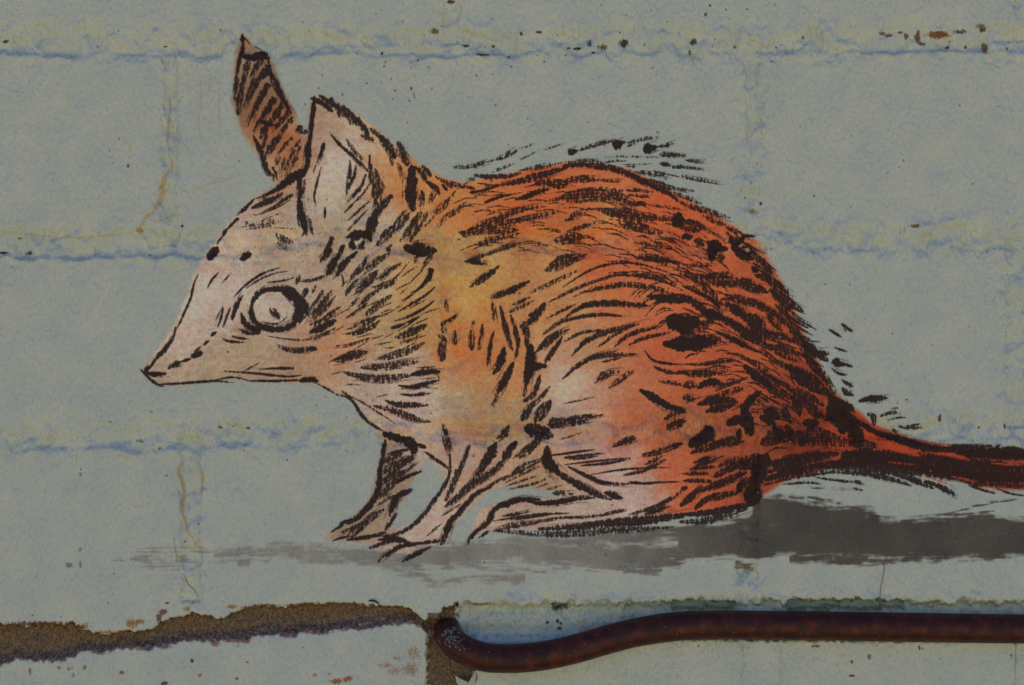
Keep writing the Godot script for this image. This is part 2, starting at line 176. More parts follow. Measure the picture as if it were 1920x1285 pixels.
		[24,.1,0,440,495,330,510,260,550,205,590], [24,.1,0,500,510,420,550,330,600], [10,.1,0,205,600,230,560], [14,.2,2,160,515,220,495], [20,.2,0,440,490,560,475,580,485],
		[28,.1,2,830,180,760,210,700,270,660,320,610,370,580,440,560,490], [40,.1,2,620,350,590,420,570,480], [20,.3,2,1130,20,1000,90,880,140,780,200],
		[40,.25,2,940,0,870,70,800,120,720,170,650,230,590,280], [35,.2,0,850,0,800,60,740,130], [24,.4,0,760,100,700,180,630,250], [12,.3,0,670,270,560,340], [12,.3,0,560,380,480,450],
		[25,.1,2,860,0,800,30,780,60], [14,.5,0,920,150,1060,80,1140,40], [14,.5,0,920,170,1100,110], [14,.5,0,930,190,1100,150,1180,110], [12,.5,0,1080,180,1170,150],
		[12,.45,0,1150,190,1240,165], [30,.55,0,1180,210,1310,210], [20,.3,0,950,100,1050,30], [12,.4,0,1000,60,1130,10], [70,.05,1,1140,10,1180,60,1230,110],
		[40,.15,2,1200,90,1290,140,1380,190,1440,220,1500,240], [36,.05,2,1490,210,1560,235], [24,.08,0,1270,60,1370,110,1470,150,1620,160], [16,.1,1,1610,150,1720,155,1820,145],
		[10,.1,0,1700,150,1913,145], [12,.15,0,1250,50,1420,30,1620,10], [16,.1,0,1340,55,1500,40,1620,15], [24,.2,0,1580,110,1700,80,1820,20], [10,.1,0,1400,105,1600,75,1840,65],
		[14,.2,0,1300,20,1440,0], [25,.3,0,1250,10,1340,10], [20,.3,0,1700,50,1800,0], [32,.05,2,850,310,880,285,930,265,1020,245,1100,245], [32,.05,0,1020,245,1100,265,1200,262,1320,240,1420,235],
		[25,.1,0,900,290,960,265], [30,.1,2,900,280,850,310,830,360,780,410], [22,.1,0,830,380,760,420,720,470,708,500], [16,.2,0,830,420,770,460],
		[14,.15,0,850,365,950,350,1100,330,1300,320], [12,.15,0,950,360,1200,325], [20,.2,0,900,340,1060,310], [16,.25,0,1060,375,1200,350,1400,340,1600,310], [30,.33,2,860,420,950,395,1100,375],
		[18,.3,0,1070,370,1200,360], [30,.42,2,870,420,1000,430,1150,440,1300,440,1500,430], [40,.2,2,1120,410,1300,400,1500,380,1700,370,1913,340], [50,.15,2,1400,380,1600,370,1800,350,1913,330],
		[30,.38,2,1200,430,1450,420,1700,410,1850,400], [24,.2,0,1610,330,1750,290,1860,230,1913,190], [30,.15,0,1700,330,1780,300,1850,280], [14,.3,0,1480,320,1600,300]]},
	{"from": [1280, 855, 2.989], "s": [
		[40,.15,2,0,330,150,320,300,290,400,270], [40,.3,2,0,370,150,360,350,300], [26,.15,0,40,80,120,40,230,0], [24,.2,0,60,40,180,0], [20,.15,0,50,75,180,60], [22,.2,0,0,100,150,98],
		[24,.2,0,0,140,110,140,180,150], [40,.15,2,0,270,60,220,100,180], [20,.1,2,0,185,20,180], [45,.2,2,190,110,300,50,420,0], [45,.2,2,120,190,250,140,340,100],
		[40,.2,2,80,290,150,240,300,210], [90,.08,2,460,20,430,90,410,150], [100,.08,2,400,170,390,240], [50,.2,2,320,190,350,140], [60,.2,2,340,60,420,20], [45,.2,0,470,90,600,60,720,20],
		[50,.15,2,480,130,640,80,780,60], [60,.2,2,480,50,650,20,850,-10], [30,.3,2,470,160,600,120,740,100,850,85], [14,.25,0,560,160,700,150,780,160], [14,.2,0,740,120,880,140,1010,150],
		[25,.3,0,720,110,850,90,1000,100,1150,130,1280,165], [60,.15,2,720,60,900,50,1100,70,1300,100], [30,.3,0,200,60,320,10], [40,.25,2,60,-20,200,-60,330,-80], [50,.25,2,160,-60,300,-90]]},
]
# Grey wash brushed under the feet.
var WASH := [
	{"from": [0, 855, 2.989], "s": [
		[14,.4,0,760,540,900,537,1010,540], [60,.38,0,730,580,900,580,1045,588], [10,.3,0,680,617,850,622,1010,618], [12,.45,0,620,585,800,590], [10,.4,0,790,520,950,515,1110,520],
		[8,.3,0,830,632,1010,640], [14,.3,0,1060,540,1190,540], [10,.4,0,1040,600,1140,600], [60,.12,2,1000,570,1020,590],
		[80,.2,2,1200,560,1300,550,1450,545,1520,570], [50,.3,2,1330,600,1400,590], [90,.15,2,1490,520,1600,525,1720,530,1930,540], [80,.15,2,1660,570,1780,575,1930,580]]},
	{"from": [640, 855, 2.989], "s": [
		[110,.1,2,-20,540,150,570,300,590,450,600], [60,.2,2,300,640,420,660,500,700], [50,.33,2,480,720,650,700,800,690,1000,700], [70,.15,2,900,690,1030,690],
		[130,.1,2,400,560,600,560,800,550,1000,530,1200,530], [80,.15,2,600,520,800,510,1000,490,1300,480], [150,.08,2,1000,530,1200,545,1400,560,1600,570,1930,560],
		[90,.1,2,1300,480,1600,460,1930,430], [60,.3,2,1150,600,1300,610,1600,640,1800,640], [34,.45,0,420,640,700,620,1000,640,1200,660]]},
	{"from": [1280, 855, 2.989], "s": [
		[170,.05,2,-20,500,150,480,300,440,450,380], [200,.05,2,400,330,550,320,700,350,900,370,1100,390], [220,.05,2,-20,480,300,480,600,460,900,480,1200,480,1500,480,2010,472],
		[140,.05,2,900,400,1200,410,1500,400,1750,400,1990,418], [60,.1,2,600,570,900,590,1200,580,1400,560], [60,.3,2,300,600,400,640], [30,.2,0,700,230,850,260,950,280],
		[16,.4,0,720,180,1010,190], [20,.3,0,1250,345,1450,335,1750,310], [18,.5,0,1480,325,1700,270,1900,240], [40,.2,2,1450,360,1750,340], [40,.3,2,450,250,600,230,680,250]]},
]
# Orange laid over the ink of the tail.
var ORANGE := [
	{"from": [1600, 740, 5.978], "s": [[70,.12,0,110,410,400,560,760,690], [34,.2,0,880,655,1100,680,1320,735], [24,.3,0,1540,770,1930,795], [30,.25,0,700,510,950,560,1080,585], [40,.25,0,190,350,350,400,450,420],
		[24,.4,0,780,910,950,960,1130,1030], [26,.45,0,1100,920,1250,950,1370,980], [40,.3,2,-10,200,60,240], [20,.45,0,400,760,700,790]]},
]


func P(x: float, y: float, z_mm: float) -> Vector3:
	return Vector3((x - CX) * U, EYE_H + (CY - y) * U, z_mm * 0.001)

func noise(freq: float, seed_: int, octaves := 3, kind := FastNoiseLite.TYPE_SIMPLEX_SMOOTH) -> FastNoiseLite:
	var n := FastNoiseLite.new()
	n.noise_type = kind
	n.frequency = freq
	n.seed = seed_
	n.fractal_type = FastNoiseLite.FRACTAL_FBM
	n.fractal_octaves = octaves
	return n

func tag(o: Node, label: String, category: String, group := "", kind := "") -> void:
	if label: o.set_meta("label", label)
	if category: o.set_meta("category", category)
	if group: o.set_meta("group", group)
	if kind: o.set_meta("kind", kind)

func curve_at(pts: Array, x: float) -> float:
	if x <= pts[0][0]: return pts[0][1]
	for i in range(1, pts.size()):
		if x <= pts[i][0]:
			var t: float = (x - pts[i - 1][0]) / maxf(0.001, pts[i][0] - pts[i - 1][0])
			return lerpf(pts[i - 1][1], pts[i][1], t)
	return pts[-1][1]

# ---------------------------------------------------------------- the wall's relief
var n_low: FastNoiseLite
var n_mid: FastNoiseLite
var n_lump: FastNoiseLite
var n_edge: FastNoiseLite
var n_grit: FastNoiseLite
var n_rag: FastNoiseLite
var n_soft: FastNoiseLite

# bed joints: centre line and how deep the mortar sits (mm) along the wall
var BED := [
	[[[0, -285]], [[0, 1.2]]],
	[[[-1000, 80], [300, 80], [860, 82], [1300, 78], [1900, 76], [3000, 76]], [[-300, 1.6], [0, 1.9], [130, 1.7], [230, 0.7], [300, 1.2], [400, 1.0], [440, 0.9], [560, 1.2], [640, 1.2], [830, 1.5], [920, 1.5], [1050, 0.8], [1250, 0.9], [1400, 0.5], [1490, 1.1], [1620, 1.5], [1800, 1.3], [1920, 1.2]]],
	[[[-1000, 460], [400, 460], [800, 455], [1400, 448], [1900, 446], [3000, 446]], [[-300, 1.8], [0, 2.1], [330, 1.9], [420, 1.1], [520, 0.7], [700, 0.5], [1000, 0.5], [1380, 0.5], [1480, 0.8], [1560, 0.5], [1920, 0.9]]],
	[[[-1000, 822], [300, 822], [700, 812], [1300, 808], [1900, 802], [3000, 800]], [[-300, 1.2], [0, 1.3], [260, 1.2], [330, 0.8], [700, 0.7], [1000, 0.4], [1400, 0.4], [1600, 0.7], [1800, 0.9], [1920, 0.9]]],
	[[[0, 1165]], [[0, 5.0]]],
	[[[0, 1545]], [[0, 1.2]]],
	[[[0, 1905]], [[0, 1.2]]],
]
# head joints of each course: centre x, half width, depth (mm)
var HEAD := [
	[[-760, 22, 1], [320, 22, 1], [1400, 22, 1], [2480, 22, 1]],
	[[-1315, 22, 1], [-235, 22, 1], [846, 17, 1.1], [1925, 22, 1], [3005, 22, 1]],
	[[-760, 22, 1], [318, 15, 1.3], [1413, 15, 1.2], [2480, 22, 1]],
	[[-1315, 22, 1], [-240, 22, 1], [842, 18, .8], [1906, 20, 1.2], [3005, 22, 1]],
	[[-750, 22, 1], [357, 20, 1.5], [1404, 18, 1.2], [2480, 22, 1]],
	[[-1315, 22, 1], [-240, 22, 1], [845, 44, 5.0], [1925, 22, 1], [3005, 22, 1]],
	[[-760, 22, 1], [320, 22, 1], [1400, 22, 1], [2480, 22, 1]],
]
# the washed-out joint at lower left: ragged upper and lower edge of the paint
var UP := [[-300, 1242], [-60, 1242], [-48, 1190], [0, 1171], [50, 1174], [140, 1168], [160, 1183], [200, 1190], [234, 1184], [278, 1183], [294, 1173], [300, 1166], [335, 1158], [362, 1149], [395, 1156], [418, 1163], [435, 1149], [462, 1139], [500, 1136], [535, 1139], [569, 1133], [640, 1131], [707, 1136], [767, 1139], [784, 1153], [798, 1163], [821, 1160], [832, 1140], [850, 1134], [862, 1130], [1030, 1130], [1280, 1127], [1380, 1126], [1470, 1124], [1700, 1125], [1760, 1130], [1800, 1126], [2000, 1128]]
var LOW := [[-300, 1220], [-60, 1220], [-48, 1248], [0, 1250], [33, 1238], [67, 1241], [117, 1240], [160, 1223], [187, 1226], [234, 1216], [278, 1220], [301, 1215], [335, 1206], [385, 1203], [461, 1203], [478, 1193], [518, 1191], [548, 1196], [569, 1186], [602, 1190], [640, 1183], [690, 1180], [724, 1173], [774, 1169], [787, 1176], [800, 1190], [860, 1200], [1280, 1200], [2000, 1204]]

func course_of(y: float, x: float) -> int:
	for k in 7:
		if y < (1165.0 if k == 4 else curve_at(BED[k][0], x)):
			return k
	return 7

# distance into the raw-mortar joint of bed 4 (positive inside), before raggedness
func bed4(x: float, y: float) -> float:
	return minf(y - curve_at(UP, x), curve_at(LOW, x) - y)

# [height in mm, how far inside a joint (wall units, negative on a brick), piece id]
func relief(x: float, y: float) -> Array:
	var wx := n_edge.get_noise_2d(x, y + 900.0) * 9.0
	var wy := n_edge.get_noise_2d(x + 700.0, y) * 9.0
	var k := course_of(y, x)
	var h := n_low.get_noise_2d(x, y) * 0.5 + n_mid.get_noise_2d(x, y * 0.7) * 0.10
	var inside := -99.0
	var id := -1
	var raw := false
	var upright := 1.0
	# nearest bed joint
	for b in [k - 1, k]:
		if b < 0 or b > 6: continue
		var d := 0.0
		var drop := 0.0
		if b == 4:
			var rag := n_rag.get_noise_2d(x, y) * (7.0 if x < 860.0 else 6.0)
			var up := y - curve_at(UP, x) + rag
			var low := curve_at(LOW, x) - y + rag
			d = minf(up, low)
			if x < 856.0 + 1.6 * rag:
				drop = 5.0 * smoothstep(-1.0, 6.0, up) * smoothstep(-2.0, 20.0, low)
				drop += 0.8 * smoothstep(0.0, 20.0, d) * n_lump.get_noise_2d(x * 1.3, y * 1.3)
				drop += 0.85 * smoothstep(0.0, 6.0, d) * n_grit.get_noise_2d(x, y)
				raw = d > 0.0
			else:
				drop = 5.5 * smoothstep(-2.0, 12.0, up + n_lump.get_noise_2d(x, y) * 13.0) * smoothstep(-2.0, 8.0, low)
				drop -= 1.8 * smoothstep(8.0, 34.0, up) * smoothstep(60.0, 36.0, up)
				drop += 0.5 * smoothstep(2.0, 10.0, d) * n_lump.get_noise_2d(x, y)
				var sx := x + 5.0 * n_rag.get_noise_2d(x, y)
				for s in [[1036, 1066, 1141], [1262, 1380, 1142], [1476, 1702, 1143]]:
					drop += 8.0 * smoothstep(s[0] - 2.0, s[0] + 4.0, sx) * smoothstep(s[1] + 2.0, s[1] - 4.0, sx) * smoothstep(s[2] + 5.0, s[2], y + 9.0 * n_rag.get_noise_2d(x * 0.5, y)) * smoothstep(1.0, 5.0, up)
				drop -= 1.6 * smoothstep(1384.0, 1400.0, x) * smoothstep(1474.0, 1455.0, x) * smoothstep(2.0, 10.0, up)
		else:
			var yc := curve_at(BED[b][0], x) + wy
			var deep := curve_at(BED[b][1], x)
			d = 23.0 - absf(y - yc)
			drop = 1.35 * deep * (smoothstep(-14.0, 23.0, d) if y < yc else smoothstep(-3.0, 7.0, d))
		h -= drop
		if d > inside:
			inside = d
			id = 100 + b + (10 if b == 4 and x > 862.0 else 0)
	if k < 7:
		for i in HEAD[k].size():
			var p: Array = HEAD[k][i]
			var d: float = p[1] - absf(x - p[0] + wx * (0.7 if k == 5 else 1.0) + 6.0 * n_rag.get_noise_2d(x * 0.6, y * 0.6))
			if d < -40.0: continue
			var drop: float = p[2] * smoothstep(-2.0, 4.0, d)
			if k == 5 and i == 2:
				if y < 1228.0: d = minf(d, 852.0 - x + n_rag.get_noise_2d(x, y) * 6.0)
				drop = 5.0 * smoothstep(-3.0, 7.0, d)
				drop *= smoothstep(1140.0, 1180.0, y)
				drop += 0.6 * smoothstep(0.0, 10.0, d) * (n_grit.get_noise_2d(x, y) + n_lump.get_noise_2d(x, y))
			if k == 2 and i == 2:
				drop *= smoothstep(300.0, 240.0, y)
			if y < 1130.0 or y > 1196.0:
				h -= drop
			if d > inside:
				inside = d
				upright = 0.8
				id = 200 + k * 10 + i
	# thick paint and squeezed mortar stand up in lumps along the joints
	var near := smoothstep(-26.0, 8.0, inside) * (0.3 if raw else 1.0) * upright
	if k == 5 or (k == 4 and x < 862.0 and y > 1080.0): near *= 0.3
	var l := n_lump.get_noise_2d(x, y)
	h += near * (2.7 * n_soft.get_noise_2d(x, y) + 1.1 * l)
	# brush drips and swells of thick paint on the brick faces
	h += (1.0 - near) * (0.3 * n_soft.get_noise_2d(x * 0.9, y * 0.6) + 0.06 * n_lump.get_noise_2d(x * 1.6, y * 0.8))
	h += (0.0 if raw else 1.0) * 0.24 * maxf(0.0, 0.75 - 3.0 * absf(n_soft.get_noise_2d(x * 1.7 + 900.0, y * 0.28)))
	if inside <= 2.0:
		var c := clampi(k, 0, 6)
		var slot := 0
		for i in HEAD[c].size():
			if x > HEAD[c][i][0]: slot = i + 1
		id = c * 10 + slot
	return [h, inside, id]

# ---------------------------------------------------------------- paint map
var ink := PackedFloat32Array()
var wash := PackedFloat32Array()
var orange := PackedFloat32Array()
var fill := PackedFloat32Array()
var fill_w := 0
var fill_h := 0
var grain := PackedByteArray()      # ridges of the wall that catch a dry brush
var grain_fine := PackedByteArray()
var cloud := PackedByteArray()
var catch := PackedByteArray()      # where a half-dry brush leaves paint
var streak := PackedByteArray()
var mottle := PackedByteArray()

func noise_bytes(w: int, h: int, n: FastNoiseLite, stretch_y := 1.0, stretch_x := 1.0) -> PackedByteArray:
	var im := n.get_image(int(ceil(w / stretch_x)), int(ceil(h / stretch_y)), false, false, true)
	if stretch_y != 1.0 or stretch_x != 1.0: im.resize(w, h, Image.INTERPOLATE_CUBIC)
	return im.get_data()

# spread the values evenly over 0..255, so that a share of the wall can be left bare by one threshold
func even(d: PackedByteArray) -> PackedByteArray:
	var hist := PackedInt32Array()
	hist.resize(256)
	for v in d: hist[v] += 1
	var t := PackedByteArray()
	t.resize(256)
	var sum := 0
	for i in 256:
		t[i] = int(255.0 * (sum + hist[i] * 0.5) / d.size())
		sum += hist[i]
	for i in d.size(): d[i] = t[d[i]]
	return d

func brush(into: PackedFloat32Array, sets: Array, rough: float, catch_: PackedByteArray, soft := 0.0) -> PackedFloat32Array:
	var rng := RandomNumberGenerator.new()
	rng.seed = 4711
	for s in sets:
		var f: Array = s["from"]
		var sc: float = f[2]
		for st in s["s"]:
			var c := Curve2D.new()
			var n: int = (st.size() - 3) / 2
			var pts: Array = []
			for i in n:
				pts.append(Vector2((f[0] + st[3 + 2 * i] / sc - X0) / TS, (f[1] + st[4 + 2 * i] / sc - Y0) / TS))
			if st[2] == 2 and soft == 0.0 and rough == 1.0:
				var reach_out: float = st[0] / sc / TS * 0.45
				pts[0] += (pts[0] - pts[1]).normalized() * reach_out
				pts[n - 1] += (pts[n - 1] - pts[n - 2]).normalized() * reach_out
			for i in n:
				var a: Vector2 = pts[maxi(0, i - 1)]
				var b: Vector2 = pts[mini(n - 1, i + 1)]
				var t := (b - a) / 6.0
				c.add_point(pts[i], -t if i > 0 else Vector2.ZERO, t if i < n - 1 else Vector2.ZERO)
			c.bake_interval = 0.8
			var line := c.get_baked_points()
			var half: float = st[0] / sc / TS * 0.5
			var dry: float = st[1]
			var shape: int = st[2]
			var m := line.size()
			var total := float(m - 1)
			var phase := rng.randf() * 100.0
			var wob := rng.randf_range(0.03, 0.07)
			for i in m:
				var t := i / maxf(1.0, total)
				var dir := (line[mini(m - 1, i + 1)] - line[maxi(0, i - 1)]).normalized()
				var side := Vector2(-dir.y, dir.x)
				var taper := 1.0
				var dist_a := i * 0.8
				var dist_b := (m - 1 - i) * 0.8
				if shape == 0:
					taper = pow(sin(PI * clampf(t * 0.94 + 0.03, 0.0, 1.0)), 0.7)
				else:
					if shape == 1 or shape == 2:
						taper *= sqrt(clampf((dist_a + half * 0.35) / maxf(1.0, half), 0.0, 1.0))
					else:
						taper *= pow(clampf(t * 1.6 + 0.05, 0.0, 1.0), 0.7)
					if shape == 3 or shape == 2:
						taper *= sqrt(clampf((dist_b + half * 0.35) / maxf(1.0, half), 0.0, 1.0))
					else:
						taper *= pow(clampf((1.0 - t) * 1.5 + 0.04, 0.0, 1.0), 0.75)
				if shape == 2 and soft == 0.0: taper *= pow(sin(PI * clampf(t * 0.9 + 0.05, 0.0, 1.0)), 0.62)
				var w := half * taper * (1.0 + 0.10 * sin(i * wob * 3.1 + phase) + 0.07 * sin(i * wob * 9.7 + phase * 2.0) if soft == 0.0 else 1.0 + 0.06 * sin(i * 0.017 + phase) + 0.04 * sin(i * 0.043 + phase * 2.0))
				w = maxf(w, 0.45)
				var reach := int(ceil((w + 0.8) / 0.6))
				var tail_dry := dry + (0.22 * smoothstep(0.55, 1.0, t) if shape < 2 else 0.08 * smoothstep(0.6, 1.0, t))
				for o in range(-reach, reach + 1):
					var off := o * 0.6
					var q: Vector2 = line[i] + side * off
					var ix := int(q.x)
					var iy := int(q.y)
					if ix < 0 or iy < 0 or ix >= TW or iy >= TH: continue
					var at := iy * TW + ix
					var u := off / w
					var edge := clampf((w - absf(off)) * 0.9 + 0.55 + (grain[at] / 255.0 - 0.55) * minf(w, 4.0) * 0.7, 0.0, 1.0)
					if soft > 0.0: edge = smoothstep(-0.2, 1.0, (w - absf(off)) / minf(soft, w) + 0.9 * (catch_[at] / 255.0 - 0.5))
					if edge <= 0.0: continue
					var bristle := 0.5 + 0.5 * sin(off * 2.2 + phase + 1.5 * sin(off * 0.9 + phase))
					var g := catch_[at] / 255.0
					var th := maxf(0.0, tail_dry - 0.06) * 0.98 + 0.22 * u * u * u * u * rough + (0.55 * (bristle - 0.4) * smoothstep(0.06, 0.35, tail_dry)) - 0.10
					var a := edge * smoothstep(th - 0.13, th + 0.13, g)
					a *= 1.0 - 0.25 * dry
					if a > into[at]: into[at] = a
			# loose hairs beside the stroke
			if rough == 1.0 and half > 2.2 and m > 12 and dry < 0.6 and soft == 0.0:
				for hair in (3 if half > 4.0 else 2):
					var off0 := half * rng.randf_range(0.55, 1.25) * (1.0 if rng.randf() < 0.5 else -1.0)
					var bend := rng.randf_range(-0.5, 0.35) * half
					var t_a := rng.randf_range(0.0, 0.55)
					var t_b := rng.randf_range(0.75, 1.12)
					for i in range(int(t_a * m), int(t_b * m)):
						var j := mini(i, m - 1)
						var dir := (line[mini(m - 1, j + 1)] - line[maxi(0, j - 2)]).normalized()
						var along := (float(i) / m - t_a) / (t_b - t_a)
						var q: Vector2 = line[j] + dir * (i - j) * 0.8 + Vector2(-dir.y, dir.x) * (off0 + bend * along)
						var a := 0.85 * pow(sin(PI * clampf(along, 0.0, 1.0)), 0.6)
						for c2 in 4:
							var ix := int(q.x - 0.5) + (c2 & 1)
							var iy := int(q.y - 0.5) + (c2 >> 1)
							if ix < 0 or iy < 0 or ix >= TW or iy >= TH: continue
							var near := maxf(0.0, 1.0 - absf(q.x - ix - 0.5)) * maxf(0.0, 1.0 - absf(q.y - iy - 0.5))
							var v := a * sqrt(near) * smoothstep(0.05, 0.4, catch_[iy * TW + ix] / 255.0)
							if v > into[iy * TW + ix]: into[iy * TW + ix] = v
	return into

# outline of the coloured fill
var BODY := [[266,697],[300,650],[330,606],[352,560],[366,515],[388,474],[418,432],[470,378],[530,343],[556,330],[566,300],[578,240],[584,192],[602,178],[640,200],[700,240],[752,286],[800,318],[832,338],[870,346],[950,330],[1020,312],[1100,305],[1180,320],[1260,360],[1340,405],[1420,455],[1470,540],[1512,640],[1560,735],[1640,800],[1740,835],[1830,842],[1962,848],[1974,868],[1972,900],[1960,918],[1850,914],[1760,890],[1640,868],[1540,880],[1470,900],[1430,928],[1400,948],[1300,960],[1150,985],[1000,990],[920,990],[884,1012],[892,980],[905,955],[960,938],[1060,934],[1105,931],[1070,926],[1010,915],[945,908],[915,918],[896,934],[858,972],[832,1018],[790,1028],[720,1050],[702,1020],[640,1012],[600,1012],[650,985],[694,944],[712,880],[720,828],[700,792],[660,750],[590,716],[500,714],[400,712],[310,724],[280,714]]
var FAR_EAR := [[438,190],[440,130],[452,66],[475,90],[506,108],[524,156],[548,208],[562,245],[580,330],[520,345],[492,302],[458,250]]
var GAP := [[797,852],[838,884],[832,928],[792,972],[742,994],[724,988],[756,930],[786,872]]

# colours of the fill as they were laid on: x, y, r, g, b
var TINT := [[290,690,150,128,112],[340,640,176,156,144],[370,600,174,156,146],[430,560,176,158,149],[450,430,166,147,137],[520,450,158,136,116],[470,640,158,130,105],[400,690,152,128,106],[560,690,150,118,96],[600,650,166,118,92],[640,655,168,108,80],[520,520,160,140,124],[518,578,168,156,146],
	[620,330,176,164,154],[650,300,176,163,153],[640,420,150,128,105],[590,250,156,130,112],[590,400,160,146,136],[720,290,168,120,90],[745,340,178,104,58],[480,120,126,96,80],[460,190,118,84,64],[500,230,132,72,42],[540,270,146,70,36],[530,320,158,110,78],[480,300,158,132,112],[700,440,158,142,132],
	[760,520,166,116,72],[690,600,160,126,92],[700,520,156,134,116],[800,600,166,118,72],[860,560,176,122,68],[900,480,166,116,68],[830,480,160,124,84],[860,380,186,98,54],[950,400,182,86,46],[1020,360,186,80,44],[1150,340,192,88,52],[1250,400,184,76,44],[1350,470,172,76,46],[1150,430,180,102,60],[1050,440,166,86,46],[1000,480,166,110,70],[1150,480,178,76,46],[1400,560,166,74,42],[1450,640,152,62,36],[1500,720,134,52,30],[1430,500,160,74,44],
	[1050,560,172,112,72],[1150,560,180,92,56],[1200,620,182,86,56],[1250,650,172,76,46],[1100,650,166,116,82],[1060,720,184,150,132],[1120,770,176,120,96],[1200,720,166,92,62],[1300,720,166,74,44],[1380,700,162,70,42],[1090,800,160,128,118],[1180,800,160,80,56],[1060,790,150,136,130],[1300,800,142,78,52],[1400,820,134,62,40],[1500,830,112,42,26],
	[900,640,178,98,56],[870,660,174,94,54],[960,700,172,104,64],[920,740,166,116,76],[880,770,152,118,88],[930,800,142,118,92],[830,760,160,140,122],[780,760,172,148,138],[740,720,166,142,128],[690,715,162,142,128],[850,840,166,142,132],[800,870,160,136,122],[800,960,172,152,142],[750,1010,160,142,128],[900,880,166,126,106],[740,900,128,104,88],[700,970,138,114,96],[1000,890,156,120,90],
	[1050,860,166,120,100],[1150,880,172,136,126],[1250,875,172,86,56],[1200,925,168,144,138],[1285,920,176,74,44],[1100,960,166,146,136],[1000,970,160,136,122],[1350,890,152,66,40],[1400,900,142,60,38],[1700,840,146,52,28],[1850,870,130,46,25],[1600,800,142,50,30]]

func soft_mask(polys: Array, holes: Array) -> PackedFloat32Array:
	fill_w = TW / 4
	fill_h = TH / 4
	var m := PackedFloat32Array()
	m.resize(fill_w * fill_h)
	for pass_ in 2:
		for poly in (polys if pass_ == 0 else holes):
			var pv := PackedVector2Array()
			for p in poly: pv.append(Vector2((p[0] - X0) / TS / 4.0, (p[1] - Y0) / TS / 4.0))
			for y in fill_h:
				var cuts: Array = []
				var yy := y + 0.5
				for i in pv.size():
					var a := pv[i]
					var b := pv[(i + 1) % pv.size()]
					if (a.y <= yy) != (b.y <= yy):
						cuts.append(a.x + (yy - a.y) / (b.y - a.y) * (b.x - a.x))
				cuts.sort()
				for i in range(0, cuts.size() - 1, 2):
					for x in range(maxi(0, int(round(cuts[i]))), mini(fill_w, int(round(cuts[i + 1])))):
						m[y * fill_w + x] = 1.0 if pass_ == 0 else 0.0
	for r in 4:
		var b := m.duplicate()
		for y in range(1, fill_h - 1):
			for x in range(1, fill_w - 1):
				var at := y * fill_w + x
				b[at] = (m[at] * 2.0 + m[at - 1] + m[at + 1] + m[at - fill_w] + m[at + fill_w]) / 6.0
		for y in fill_h: b[y * fill_w + fill_w - 1] = b[y * fill_w + fill_w - 2]
		m = b
	return m

